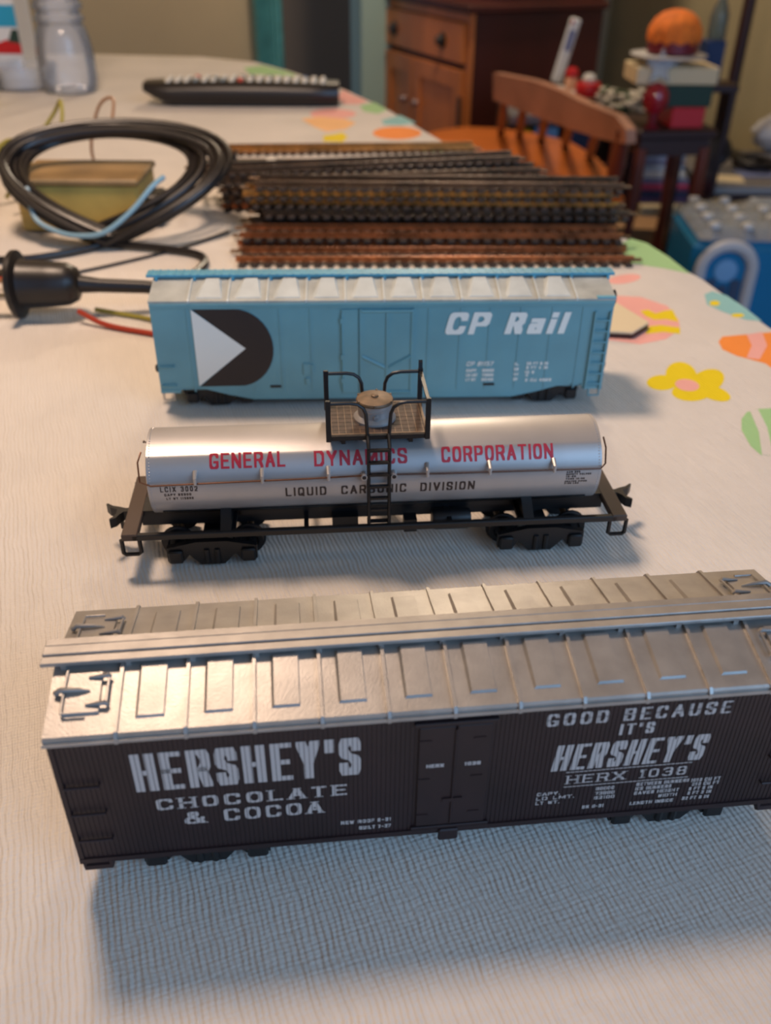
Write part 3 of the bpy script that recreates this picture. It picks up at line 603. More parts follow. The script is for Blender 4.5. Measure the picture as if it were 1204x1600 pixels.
# cradle and frame
cr = MB()
cr.loft([[onT(x, a, TR+.35) for a in range(-140, -35, 5)] + [(x, 0, TC-TR+4)] for x in (-TL+3, TL-3)])
cr.build('tank_cradle', 'black', car)
f_ = MB(); f_.box(-TL-5, TL+5, -4, 4, 9.5, 14.8); f_.box(-42, 42, -5.5, 5.5, 13, 16)
f_.build('centre_sill', 'black', car)
for s_ in (-1, 1):
    y = s_*16
    mb = MB(); mb.box(-TL-6, TL+6, y-.9, y+.9, 12.6, 14.6, .25); mb.build('side_sill', 'black', car)
    for u in (-44, -22, 22, 44):
        MB().box(u-.7, u+.7, min(0, y), max(0, y), 12.2, 13.4).build('cross_bearer', 'black', car)
for s2 in (-1, 1):
    e = MB(); u = s2*(TL+6.6); e.box(u-2.4, u+2.4, -16.9, 16.9, 12.6, 14.9, .3); e.build('end_sill', 'pbrown', car)
    for u in (s2*46,): MB().prism([(-16, 12.4), (16, 12.4), (16, 14.6), (8, 20), (-8, 20), (-16, 14.6)], 'x', u-1.6, u+1.6).build('bolster', 'black', car)
    for s_ in (-1, 1):
        u = s2*(TL+6.6); y = s_*16
        MB().tube([(u-2.6, y, 12.8), (u-2.6, y, 8), (u-1.8, y, 7.4), (u+1.8, y, 7.4), (u+2.6, y, 8), (u+2.6, y, 12.8)], .7, 6).build('stirrup_step', 'blackm', car)
    truck(car, s2*51, 22, 12); coupler(car, s2*(TL+8.6), s2, 11.4)
cy = MB(); cy.lathe([(0.1, -9), (3, -9), (3.4, -8), (3.4, 2), (3, 3), (.1, 3)], (26, -9, 11), 16, 'x', caps=True); cy.box(8, 12, -12, -8, 8.6, 13); cy.box(-14, -6, -9, -4, 9, 13); cy.build('brake_cylinder', 'black', car)
# handrail round the tank, front and back with posts
def rail_path(s_):
    P = []; r = TR+1.9; hz = TC + 3.4
    yy = s_*(TR+1.2)
    P += [(-TL-1.6, s_*2, hz+3)]
    P += [(-TL-2.4, s_*7, hz+2), (-TL-2, s_*11, hz+.3), (-TL+1, yy, hz-.4)]
    P += [(u, yy, hz + .3*math.sin(u*.07)) for u in range(-55, -5, 8)]
    return P
for s_ in (-1, 1):
    hz = TC+3.6; yy = s_*(TR+1.1)
    L1 = [(-TL-2.2, s_*3, hz+4.5), (-TL-2.9, s_*6.5, hz+3), (-TL-2.2, s_*11, hz-1), (-TL+1.5, yy, hz-.6), (-40, yy, hz-.2), (-20, yy, hz), (-4.6, yy, hz+.4)]
    L2 = [(4.4, yy, hz+.4), (20, yy, hz+.1), (40, yy, hz), (TL-1, yy, hz-.2), (TL+1.2, s_*11.4, hz), (TL+2.2, s_*7, hz+3), (TL+2, s_*4, hz+5)]
    for L0 in (L1, L2): MB().tube(L0, .27, 6).build('handrail', 'wire', car)
    for u in (-53.5, -34.1, -14.8, 14.4, 33.1, 52.6):
        g = MB(); g.tube([onT(u, 27 if s_ < 0 else 153, TR-.1), (u, yy, hz+1.2), (u, yy, hz-.8)], [.75, .6, .5], 8); g.build('handrail_post', 'tanksilver', car)
    for u in (-4.4, 4.4):
        g = MB(); g.tube([onT(u, 17 if s_ < 0 else 163, TR-.4), (u, s_*(TR+1.8), hz)], .95, 10); o = g.build('rail_socket', 'tanksilver', car)
        MB().lathe([(.1, 0), (.62, 0), (.62, s_*.12), (.1, s_*.12)], (u, s_*(TR+1.82), hz+.05), 10, 'y', caps=True).build('bore', 'blackp', o)
# ladder front and back
for s_ in (-1, 1):
    y = s_*14.1
    for u in (-3.1, 3.0): MB().tube([(u, s_*10.2, 42.4), (u, y, 40), (u, y+s_*.3, 27), (u, s_*15.6, 13)], .55, 6).build('ladder_stile', 'black', car)
    for i in range(7):
        z = 39.5 - i*4.1; MB().box(-3.2, 3.1, min(y-s_*.3, y+s_*.9), max(y-s_*.3, y+s_*.9), z-.35, z+.35).build('rung', 'black', car)
# dome and deck
d = MB(); d.lathe([(6.4, 38.6), (6.4, 41.5), (6.3, 43.2), (5.6, 43.9), (5.1, 44.2), (5.0, 46), (5.25, 46.2), (5.25, 46.8), (5.0, 47), (5.0, 48.2), (.1, 48.3)], (-.3, 0, 0), 32); d.build('dome', 'tanksilver', car)
ld = MB(); ld.lathe([(.1, 48.2), (5.5, 48.2), (5.6, 48.6), (5.3, 49.1), (3, 49.6), (.1, 49.8)], (-.3, 0, 0), 32); ld.lathe([(1.1, 49.6), (1.1, 50.1), (.7, 50.3), (.1, 50.3)], (-.3, 0, 0), 14)
lid = ld.build('dome_lid', 'lid', car, label='tan weathered dome lid')
for a in (25, 80, 150, 205, 265, 330):
    x, y = -.3+5.4*math.cos(R(a)), 5.4*math.sin(R(a)); MB().tube([(x, y, 48.4), (x, y, 49.3)], [.4, .3], 8).build('lid_bolt', 'lid', lid)
MB().lathe([(.1, 0), (.9, 0), (.7, -.5), (.1, -.6)], (-.3, -5.05, 45), 10, 'y').build('dome_boss', 'tanksilver', car)
DZ = 42.6
np_ = 8
for i in range(np_):
    y0 = -9.6 + i*19.2/np_; y1 = y0 + 19.2/np_ - .18
    for k_ in range(2):
        x0, x1 = ((-14, -5.2), (4.6, 14))[k_]
        if abs((y0+y1)/2) > 5.4:
            if k_ == 0: MB().box(-14, 14, y0, y1, DZ-.8, DZ).build('deck_plank', 'deck', car)
        else: MB().box(x0, x1, y0, y1, DZ-.8, DZ).build('deck_plank', 'deck', car)
g = MB()
for i in range(14):
    u = -13.4+i*26.8/13
    if abs(u+.3) > 6.2: g.box(u-.09, u+.09, -9.5, 9.5, DZ, DZ+.06)
    else:
        for a, c in ((-9.5, -6.4), (6.4, 9.5)): g.box(u-.09, u+.09, a, c, DZ, DZ+.06)
g.build('deck_tread_ribs', 'deck2', car, kind='stuff')
for za, zb_, mm, nn in ((DZ-1.9, DZ-.5, 'black', 'deck_fascia'), (DZ-.5, DZ+.15, 'deck2', 'deck_rim')):
    g = MB(); g.box(-14.3, 14.3, -10.2, -9.6, za, zb_); g.box(-14.3, 14.3, 9.6, 10.2, za, zb_); g.box(-14.6, -14, -10.2, 10.2, za, zb_); g.box(14, 14.6, -10.2, 10.2, za, zb_)
    g.build(nn, mm, car)
g = MB()
for u in (-10, 10): g.box(u-.6, u+.6, -9, 9, DZ-2, DZ-.8); g.box(u-.6, u+.6, -7, 7, 37, DZ-1.5)
g.build('deck_bracket', 'black', car)
for sx in (-1, 1):
    for s_ in (-1, 1):
        u, y = sx*14.4, s_*10
        MB().box(u-.75, u+.75, y-.55, y+.55, DZ-2.2, 53.6, .15).build('railing_post', 'black', car)
        ar = [(sx*14.2, y, 52.6), (sx*8.2, y, 52.6), (sx*6, y, 52.2), (sx*4.4, y, 51), (sx*3.6, y, 49), (sx*3.4, y, 46), (sx*3.2, y, DZ-.5)]
        MB().tube(ar, .55, 8).build('railing', 'black', car)
MB().box(13.9, 14.9, -10, 10, 52.2, 53).build('end_railing', 'blackm', car)
MB().prism([(9.2, 50), (10.8, 50), (10.8, 56), (10.2, 55.4)], 'x', 13.8, 15).build('post_finial', 'black', car)
# lettering wrapped on the shell (u, arc angle): z is arc length in mm, 1 deg = .2251 mm
mT = lambda u, s_: onT(u, s_/(TR*PI/180), TR+.05)
dg = TR*PI/180
def TLt(text, u0, u1, a0, a1, wx, wy, **k): return letters(text, u0, u1, a0*dg, a1*dg, wx, wy, seg=.8, **k)
decal(TLt('GENERAL', -49.3, -27.3, 29.5, 50.5, .75, .68, gap=.3), mT, 'lettering', 'redp', car, 'red lettering, left word')
decal(TLt('DYNAMICS', -18.9, 8.6, 28.3, 49, .75, .68, gap=.3), mT, 'lettering', 'redp', car, 'red lettering behind the ladder')
decal(TLt('CORPORATION', 18.8, 52.6, 27.5, 48.6, .75, .68, gap=.3), mT, 'lettering', 'redp', car, 'red lettering, right word')
decal(TLt('LIQUID', -27.7, -15.6, -14, 0.5, .55, .5, gap=.45), mT, 'lettering', 'darkp', car, 'dark brown lettering')
decal(TLt('CARBONIC', -11.2, 8.3, -14, 0.5, .55, .5, gap=.45), mT, 'lettering', 'darkp', car, 'dark brown lettering behind the ladder')
decal(TLt('DIVISION', 12.5, 29, -14, .5, .55, .5, gap=.45), mT, 'lettering', 'darkp', car, 'dark brown lettering')
decal(TLt('LCIX 3002', -64, -53.2, .5, 8.2, .3, .28, gap=.6), mT, 'lettering', 'darkp', car)
decal(TLt('CAPY 80300', -63, -55.2, -6, -2, .22, .22, gap=.5) + TLt('LT WT 115800', -62.6, -54.7, -12.5, -8.5, .22, .22, gap=.5), mT, 'lettering', 'darkp', car)
sm = []
for t_, a, c, z in (('AAR 203', 56.8, 61, 7), ('SAFETY VALVES', 56.8, 64.4, 3.6), ('12-58', 56.8, 59.8, .2), ('TANK 12-58', 56.8, 62.6, -3.4), ('HEATER PIPES', 56.6, 63.4, -7.6), ('7-58 LCX', 56.6, 61, -11)): sm += TLt(t_, a, c, z, z+2.6, .2, .2, gap=.5)
decal(sm, mT, 'lettering', 'darkp', car)

# ================================================================== TRACK SECTIONS
def make_track(railm):
    root = thing('track_section', '', 'track', group='loose model railway track sections')
    tie_me = MB().box(-2.0, 2.0, -14.5, 14.5, 0, 2.1, .25).mesh('tie', 'tie')
    for i in range(32): link('tie', tie_me, root, (-110.5+i*221/31, 0, 0))
    for s_ in (-1, 1):
        y = s_*8.25
        prof = [(-1.2, 2.0), (1.2, 2.0), (1.2, 2.4), (.35, 2.7), (.35, 4.1), (.65, 4.3), (.65, 5.0), (-.65, 5.0), (-.65, 4.3), (-.35, 4.1), (-.35, 2.7), (-1.2, 2.4)]
        MB().prism([(y+a, z) for a, z in prof], 'x', -114.3, 114.3).build('rail', railm, root)
    for s_ in (-1, 1):
        y = -s_*8.25; MB().box(min(s_*112, s_*119), max(s_*112, s_*119), y-1.5, y+1.5, 2.05, 3.4, .2).build('rail_joiner', 'darkrail', root)
    g = MB()
    for s_ in (-1, 1): g.box(-110, 110, s_*8.25-1.4, s_*8.25+1.4, .2, 1.0)
    g.build('tie_webbing', 'tie', root)
    return root
TH = 5.05
protos = {k: make_track(k) for k in ('rail', 'brass', 'darkrail')}
used = {}
def place_track(kind, x, y, z, yaw, label):
    o = protos[kind] if kind not in used else copy_tree(protos[kind]); used[kind] = 1
    o.location = Vector((x, y, z))*S; o.rotation_euler = (0, 0, R(yaw)); o['label'] = label
place_track('rail', 27, 513, 0, 2.2, 'rusty straight track section lying nearest the blue box car, on the cloth')
place_track('rail', 24, 541, 0, 1.5, 'rusty track section on the cloth, under the second one from the blue car')
place_track('rail', 26, 541, TH, 1.8, 'rusty track section just behind the nearest one, its ties catching light')
lab3 = ['bottom track section of the tallest middle stack', 'second track section from the bottom of the tallest middle stack', 'third track section up in the tallest middle stack, rails dull', 'brassy track section with bright left end, fourth in the tallest middle stack', 'brassy track section just under the top of the tallest middle stack', 'dark track section on top of the tallest middle stack']
for i, (k_, x, y, yaw) in enumerate((('darkrail', 24, 573, 1), ('darkrail', 30, 574, 1.6), ('darkrail', 36, 572, 1.8), ('brass', 28, 574, .6), ('brass', 24, 575, 1.6), ('darkrail', 31, 577, 1.2))):
    place_track(k_, x, y, i*TH, yaw, lab3[i])
lab4 = ['bottom track section of the fanned rear stack', 'second track section up in the fanned rear stack', 'third track section up in the fanned rear stack', 'track section just below the topmost one of the fanned rear stack', 'topmost track section of the fanned rear stack, swung furthest back']
for i, (k_, yaw, dx) in enumerate((('rail', 2.5, 0), ('darkrail', 4, -2), ('darkrail', 7, -4), ('darkrail', 10, -10), ('darkrail', 13, -22))):
    cx, cy = -112+dx+114*math.cos(R(yaw)), 619+114*math.sin(R(yaw))
    place_track(k_, cx+ (2 if i else 0), cy+i*1.2, i*TH, yaw, lab4[i])
place_track('brass', -42, 792, 0, 5.5, 'single brassy track section lying furthest back behind the switch')
# turnout beside it
tn = thing('track_turnout', 'track switch with a dark motor block and pale contacts, left end of the rear tracks', 'track switch', (-84, 738, 0), R(5))
for i in range(18):
    MB().box(-66+i*7.6-1.3, -66+i*7.6+1.3, -14.5+i*.1, 14.5-i*.9, 0, 2.1, .25).build('tie', 'tie', tn)
for y0, y1 in ((-8, -8), (8, 3)): MB().tube([(-68, y0, 3.2), (-20, y0, 3.2), (66, y1, 3.2)], 1.2, 6).build('rail', 'darkrail', tn)
MB().box(-60, 4, -24, -15, 0, 9, 1).build('switch_motor', 'black', tn)
for x in (-48, -12): MB().box(x, x+7, -24.3, -21, 3, 10.5, .5).build('contact', 'btn', tn, label='pale green contact tab')
MB().tube([(-36, -18, 8), (-36, -18, 13), (-34, -18, 17)], [1.8, 1.4, .6], 8).build('switch_lever', 'black', tn)
# small ramp piece at the right of the blue car
q = [onz(955, 470, 3), onz(1013, 505, 3), onz(987, 521, 3), onz(950, 519, 3)]
rp = thing('track_end_piece', 'small cream-topped flat piece with a dark red edge, right of the blue box car', 'toy part', (0, 0, 0))
MB().prism([(p.x, p.y) for p in q], 'z', .1, 2.6).build('edge', 'dmaroon', rp)
MB().prism([(p.x, p.y) for p in q], 'z', 2.6, 3.6).build('top_face', 'cream', rp)

# ================================================================== TRANSFORMER, CORD, PLUG, WIRES
tf = thing('power_transformer', 'olive metal train transformer with brown top inside the coiled black cord', 'transformer', (-189, 582, 0), R(1))
MB().box(-38, 36, -27, 22, 1.5, 29, 1.5).build('case', 'olive', tf)
MB().box(-39.5, 37.5, -28.5, 23.5, 29, 33, 1).build('cover', 'olive2', tf)
MB().box(-2, 9, -28.4, -26.6, 2, 7.5).build('terminal', 'black', tf); MB().box(37, 46, -14, 8, 1, 20, 1.5).build('socket_block', 'black', tf)
MB().box(-33, -27, -20, -14, 0, 2).box(27, 33, -20, -14, 0, 2).box(-33, -27, 12, 18, 0, 2).box(27, 33, 12, 18, 0, 2).build('foot', 'black', tf)
cd = MB(); path = []
random.seed(3)
NL = 8; ph = [random.uniform(-1, 1) for _ in range(60)]
for i in range(NL*40+1):
    t_ = i/40; k_ = int(t_) % NL; fr = t_-int(t_)
    def lp(arr): return arr[k_]*(1-fr) + arr[(k_+1) % NL]*fr
    aa = lp([66, 56, 70, 51, 62, 71, 50, 60]); cxx = lp([-167, -177, -161, -181, -160, -166, -175, -161]); zt = lp([58, 48, 60, 46, 53, 61, 47, 51]); y0 = lp([527, 531, 524, 534, 529, 522, 536, 526]); y1 = lp([594, 590, 600, 596, 604, 598, 600, 606]); zb = lp([3, 4, 7, 3.5, 8, 5, 10, 4])
    a = t_*2*PI - PI/2; s_ = (1+math.sin(a))/2
    path.append((cxx + aa*math.cos(a)*(1+.06*math.sin(a)), y0 + (y1-y0)*s_, zb + (zt-zb)*s_**.5))
cd.tube(path, 2.3, 8, flat=1.0)
a0 = Vector(path[-1])
cd.tube(smooth([path[-1], (-135, 520, 3), (-112, 512, 2.5), (-104, 498, 2.5), (-106, 478, 2.5), (-112, 460, 2.4)]), 2.3, 8)
cd.tube(smooth([path[0], (-190, 508, 2.6), (-215, 498, 2.4), (-255, 500, 2.4)]), 2.0, 8)
cord = cd.build('coiled_cord', 'rubber'); tag(cord, 'black flat power cord coiled in loops over the olive transformer', 'cord')
pg = thing('power_plug', 'black power plug with flared face lying left of the blue box car', 'plug', (-165, 421, 0), R(3))
prof = [(.1, -17), (15.2, -17), (16.2, -16), (16.2, -14), (12, -12.6), (11.6, -11), (11, 0), (10.2, 9), (8, 13.5), (5, 15), (.1, 15)]
mb = MB(); mb.lathe(prof, (0, 0, 16.2), 26, 'x'); mb.build('plug_body', 'rubber', pg)
for z in (10, 22): MB().box(-31, -16, -3.2, 3.2, z-.7, z+.7).build('prong', 'chrome', pg) if z == 10 else MB().box(-31, -16, -3.2, 3.2, z-.7, z+.7).build('prong', 'pewter', pg)
MB().tube([(14, 0, 16.2), (24, 1, 15), (45, 4, 13), (68, 6, 10), (86, 10, 5), (104, 22, 3), (108, 40, 3)], [4.4, 3.4, 3.2, 3.2, 3, 3, 3], 10).build('cord_stub', 'rubber', pg)
def wire(name, m, pts, r, label):
    return tag(MB().tube(smooth(pts), r, 6).build(name, m), label, 'wire')
wire('hookup_wire', 'redw', [(-150, 412, 6), (-135, 405, 2), (-110, 396, 1.5), (-85, 388, 1.4), (-60, 380, 1.4)], 1.3, 'red wire running from the plug under the blue box car')
wire('hookup_wire', 'yelw', [(-146, 425, 2), (-120, 416, 1.5), (-100, 402, 4), (-80, 396, 1.4)], 1.1, 'olive wire beside the red wire behind the plug')
wire('hookup_wire', 'redw', [(-240, 500, 1.5), (-222, 480, 4), (-205, 465, 2), (-190, 462, 1.5)], 1.2, 'reddish wire at the left edge above the plug prongs')
wire('hookup_wire', 'tanw', [(-250, 470, 1.3), (-225, 462, 1.5), (-205, 456, 5), (-188, 452, 2)], 1.1, 'tan wire at the left edge, level with the plug')
wire('hookup_wire', 'rubber', [(-240, 428, 1.2), (-215, 430, 1.2), (-198, 431, 2)], 1.0, 'thin black wire left of the plug face')
wire('twist_wire', 'bluw', [(-215, 545, 30), (-208, 530, 17), (-195, 524, 11), (-180, 520, 9.5), (-165, 520, 12), (-150, 527, 22), (-138, 535, 34), (-132, 542, 38)], 1.5, 'pale blue wire tie crossing in front of the olive transformer')
wire('hookup_wire', 'yelw', [(-260, 620, 4), (-245, 640, 30), (-228, 650, 52), (-218, 640, 62), (-214, 620, 50), (-222, 610, 40)], 1.3, 'olive wire looping up behind the coiled cord at far left')
wire('hookup_wire', 'yelw', [(-275, 600, 8), (-258, 610, 34), (-244, 612, 42), (-232, 600, 30), (-245, 590, 18)], 2.0, 'thick olive wire bunched at the left edge')
wire('hookup_wire', 'tanw', [(-205, 660, 1.2), (-206, 650, 30), (-198, 655, 56), (-186, 650, 62), (-184, 630, 48)], 1.1, 'tan wire looping above the top of the coiled cord')
wire('hookup_wire', 'rubber', [(-100, 560, 1.2), (-120, 530, 1.2), (-150, 500, 1.2), (-175, 480, 1.2), (-200, 470, 1.2)], .8, 'thin dark wire curving across the cloth right of the cord')

# ================================================================== REMOTE CONTROL
rc = thing('remote_control', 'long black remote control with pale buttons lying across the far table', 'remote control', (-152, 1004, 0), R(2))
rings = []
for i in range(21):
    t_ = i/20; x = -99+198*t_; hw = 22*(1-.25*max(0, (abs(t_-.5)-.42)/.08)); zb = 1+12*max(0, (.16-t_)/.16)**1.5 + 2.2*math.sin(PI*min(1, t_/.6))**2*0; ztop = 22 + 2*math.sin(PI*t_)
    rings.append([(x, hw*math.cos(a)*1.0, (zb+ztop)/2 + (ztop-zb)/2*max(-1, min(1, 1.35*math.sin(a)))) for a in [2*PI*j/20 for j in range(20)]])
MB().loft(rings, smooth=True).build('case', 'rubber', rc)
bt = {k: MB().lathe([(3.0, 0), (3.0, 2.4), (2.3, 3.2), (.1, 3.3)], (0, 0, 0), 10).mesh('button', k) for k in ('btn', 'btnr', 'btnb', 'btng')}
random.seed(5)
for i in range(18):
    for j in range(3):
        k_ = random.choice(['btn', 'btn', 'btn', 'btng', 'btnb' if i > 11 else 'btn', 'btnr' if i in (8, 9, 3) else 'btn'])
        x = -74+i*9.2
        link('button', bt[k_], rc, (x, -11+j*11, 21.4+2*math.sin(PI*(x+99)/198)))

# ================================================================== BOTTLE AND CARTON AT FAR LEFT
bo = thing('plastic_bottle', 'clear ribbed plastic bottle standing at the far left of the table', 'bottle', (-350, 1068, 0))
pr = [(.1, 1), (22, 0), (28, 3), (30, 12), (30, 36), (28, 52), (25, 62)]
z = 66
while z < 165: pr += [(22.5, z), (25.5, z+3.5), (25.5, z+6.5), (22.5, z+10)]; z += 12
pr += [(27, z+4), (22, z+22), (12, z+36), (11, z+50)]
MB().lathe(pr, n=32).build('shell', 'clear', bo); MB().lathe([(.1, z+50), (13, z+50), (13, z+64), (.1, z+65)], n=20).build('cap', 'white', bo)
p = at(38, 100, 1125)
ct = thing('food_carton', 'white carton with a blue band and red and green fruit picture, behind the bottle', 'carton', (p.x-55, 1150, 0))
zz = [at(20, y, 1125).z for y in (42, 8, 84, 62, 72, 46)]
MB().box(-60, 55, -25, 25, 0, zz[1]+30, 1).build('box', 'white', ct)
MB().box(-60.3, 55.3, -25.6, -25, zz[0], zz[1]).build('printed_band', 'skyb', ct, label='sky blue printed band')
MB().prism([(-20, zz[2]), (55.2, zz[2]), (55.2, zz[3]-4), (40, zz[3]), (25, zz[3]-5), (12, zz[3]), (-5, zz[3]-5)], 'y', -25.5, -25).build('printed_fruit', 'red', ct, label='red printed fruit')
MB().prism([(14, zz[3]-6), (28, zz[3]-4), (30, zz[5]), (20, zz[5]+3)], 'y', -25.6, -25).prism([(42, zz[3]-2), (55, zz[3]-4), (55, zz[5]), (48, zz[5])], 'y', -25.6, -25).build('printed_leaf', 'green', ct, label='dark green printed leaves')
tub = MB().lathe([(.1, 1), (30, 0), (34, 3), (37, 20), (38, 24), (36, 24), (33, 4), (.1, 3)], (-408, 1092, 0), 28).build('plastic_tub', 'clear'); tag(tub, 'empty clear plastic tub between the bottle and the carton', 'tub')
jr = thing('lemon_bottle', 'cream and yellow bottle cut off by the left edge', 'bottle', (-420, 985, 0))
MB().lathe([(.1, 0), (18, 0), (19, 4), (19, 16), (.1, 16)], n=20).build('base', 'lemon', jr); MB().lathe([(19, 16), (19, 70), (12, 84), (8, 95), (.1, 96)], n=20).build('body', 'cream', jr)

# ================================================================== CABINET
c0 = Vector((241, 3000, 0))
cb = thing('hutch_cabinet', 'pine hutch with darker side, drawer and panelled doors beside the doorway', 'cabinet', (c0.x, c0.y, FL), YAW)
# local axes: x = depth (to the right), y = width of the front (away to the left)
W_, D_, H_ = 625, 468, 1500
TOPZ = 660
MB().box(10, D_, 4, W_, 60, TOPZ).build('carcass', 'woodd', cb)  # carcass, counter and upper case coloured darker than the pine front
MB().box(-22, D_+5, -18, W_+5, TOPZ, TOPZ+22, 4).build('counter', 'woodd', cb); MB().box(120, D_, 6, W_-4, TOPZ+22, H_).build('upper_case', 'woodd', cb)
MB().box(-2, 10, 0, 26, 40, TOPZ).box(-2, 10, W_-26, W_, 40, TOPZ).box(-2, 10, 26, W_-26, TOPZ-26, TOPZ).box(-2, 10, 26, W_-26, 40, 100).build('face_frame', 'wood', cb)
MB().box(-6, D_, -4, W_+2, 0, 60, 3).build('plinth', 'wood', cb)
d = MB().box(-14, 4, 30, W_-30, 520, 630, 3).build('drawer', 'wood', cb)
for y in (162, 520):
    MB().lathe([(.1, -22), (13, -19), (15, -14), (9, -8), (24, -2), (24, 0), (.1, 0)], (-14, y, 573), 14, 'x').build('drawer_pull', 'pewter', d)
for y0, y1, kn in ((30, 366, 325), (374, W_-30, 416)):
    d = MB()
    d.box(-8, 8, y0, y1, 108, 502)
    for a in ((y0, y0+50, 108, 502), (y1-50, y1, 108, 502), (y0+50, y1-50, 108, 158), (y0+50, y1-50, 448, 502)): d.box(-16, -8, *a, 2)
    d = d.build('door', 'wood', cb)
    MB().lathe([(.1, -22), (11, -19), (13, -13), (7, -6), (9, 0)], (-16, kn, 368), 14, 'x').build('knob', 'knob', d)
    if y0 < 100: MB().box(-19, -14, y0-12, y0+8, 340, 430, 1).build('hinge', 'pewter', d)

# ================================================================== CHAIR
ch = thing('dining_chair', 'low-backed wooden chair with honey seat and spindles tucked beyond the table', 'chair', (0, 0, 0))
SZ = -300
outer = [onz(x, y, SZ) for x, y in ((640, 215), (690, 202), (728, 198), (780, 200), (830, 207), (891, 221), (930, 245), (960, 275), (975, 312))]
pts = [(p.x, p.y) for p in outer]
inner = [(330, 1560), (180, 1640), (60, 2000)]
MB().prism(pts+inner, 'z', SZ-26, SZ).build('seat', 'seat', ch)
def cat(x, y, Y): return at(x, y, Y)
cr_ = MB(); rr = []
N = 12
for i in range(N+1):
    t_ = i/N; px = 770 + 208*t_; Y = 2240 - 520*t_
    def ip(tab):
        for (a_, va), (c_, vc) in zip(tab, tab[1:]):
            if t_ <= c_+1e-6: return va + (vc-va)*(t_-a_)/(c_-a_)
    ytop = ip(((0, 114), (.3, 126), (.5, 142), (.68, 161), (.92, 181), (.97, 189), (1, 203))); ybot = ip(((0, 156), (.28, 179), (.58, 202), (.8, 217), (1, 225)))
    a, b_ = at(px, ytop, Y), at(px, ybot, Y)
    b_.z = b_.z; nrm = Vector((.9, .42, 0))*22
    rr.append([b_, a, a+nrm, b_+nrm])
cr_.loft(rr); cr_.build('crest_rail', 'crest', ch)
for px, yt, pxb, yb in ((782, 156, 782, 202), (812, 168, 811, 206), (846, 182, 845, 213), (884, 196, 882, 222), (926, 210, 920, 240)):
    t_ = (px-770)/208; Y = 2240-520*t_; a = at(px, yt, Y)+Vector((9, 4, 10)); b_ = onz(pxb, yb+6, SZ)
    MB().tube([b_, (a+b_)/2, a], [9, 11, 8], 8).build('spindle', 'leg', ch)
a = at(966, 215, 1745)+Vector((9, 4, 12)); b_ = onz(955, 300, SZ); MB().tube([b_, (a+b_)/2, a], [15, 17, 13], 10).build('back_post', 'leg', ch)
for x, y in ((410, 1880), (330, 2280), (250, 1680), (120, 2150)):
    MB().tube([(x, y, SZ-20), (x*1.02, y, -520), (x*1.05, y, FL)], [16, 22, 12], 10).build('leg', 'leg', ch)

# ================================================================== RIGHT-HAND CLUTTER (all standing on furniture or floor)
def bx(name, m, c, sx, sy, sz, rz, label, cat_, ch_=2, group=None):
    o = MB().box(-sx/2, sx/2, -sy/2, sy/2, 0, sz, ch_).build(name, m, None, c, R(rz)); return tag(o, label, cat_, group)
# low desk behind the chair
DKZ = -265
dk = thing('low_desk', 'low dark desk behind the chair carrying small red and white things', 'desk', (495, 2665, FL))
hD = DKZ-FL
MB().box(-185, 165, -185, 185, hD-24, hD, 3).build('desk_top', 'grey', dk)
for x in (-180, -30, 145): MB().box(x, x+12, -170, 175, 0, hD-24).build('panel', 'dmaroon', dk)
MB().box(-168, 145, -165, 175, hD-130, hD-118).build('shelf', 'dmaroon', dk)
shz = DKZ-118
for px, m, sx, sz, nm, cat_, lb in ((812, 'lemon', 52, 76, 'packet', 'packet', 'yellow-green packet seen through the left chair spindles'), (850, 'lblue', 62, 84, 'storage_box', 'box', 'pale blue box seen between the chair spindles'), (905, 'navy', 66, 80, 'storage_box', 'box', 'dark blue box on the desk shelf right of the pale blue box')):
    p = at(px, 215, 2530); bx(nm, m, (p.x, 2540, shz), sx, 70, sz, 0, lb, cat_)
def desk_at(px, py, h=0): return onz(px, py, DKZ+h)
tr = thing('cardboard_tray', 'white shallow box with tan rim on the desk behind the chair back', 'box', (desk_at(884, 140, 34).x, desk_at(884, 140, 34).y, DKZ), R(-26))
MB().box(-95, 80, -62, 60, 0, 30, 3).build('tray', 'cream', tr); MB().box(-97, 82, -64, 62, 26, 34, 2).build('lid', 'white', tr)
p = desk_at(868, 129, 34)
ph_ = thing('phone_handset', 'white slanted handset with dark screen standing on the desk', 'phone', (p.x, p.y, DKZ+34))
for bxx, nm, m_ in (((-15, 15, -8, 8, 0, 165, 4), 'case', 'white'), ((-9, 9, -8.8, -7.6, 84, 136, .3), 'screen', 'slate'), ((-13, -3, -8.9, 8.9, 146, 162, 3), 'red_tip', 'red')):
    mb = MB().box(*bxx); mb.xf(Matrix.Rotation(R(13), 4, 'Y')); mb.build(nm, m_, ph_)
p = desk_at(888, 137, 34)
fg = thing('red_capped_jar', 'small peach jar with round red cap beside the handset', 'jar', (p.x, p.y-30, DKZ+34))
MB().lathe([(.1, 0), (15, 0), (18, 10), (17, 28), (13, 34), (.1, 35)], n=18).build('jar', 'skin', fg); MB().lathe([(17, 32), (18, 42), (13, 52), (.1, 56)], n=18).build('cap', 'red', fg)
p = desk_at(917, 150, 34)
rb = thing('red_tin', 'round red tin with white lid knob on the white tray', 'tin', (p.x, p.y, DKZ+34))
MB().lathe([(.1, 0), (31, 0), (33, 4), (33, 28), (30, 32), (.1, 33)], n=28).build('tin', 'red', rb); MB().lathe([(16, 32), (18, 42), (12, 52), (.1, 55)], n=20).build('knob', 'white', rb)
p = desk_at(968, 186)
fl = thing('artificial_flowers', 'bunch of small white artificial flowers at the right end of the desk', 'flowers', (600, 2530, DKZ))
MB().lathe([(.1, 0), (24, 0), (28, 14), (22, 22), (.1, 20)], n=16).build('pot', 'leaf', fl)
random.seed(11)
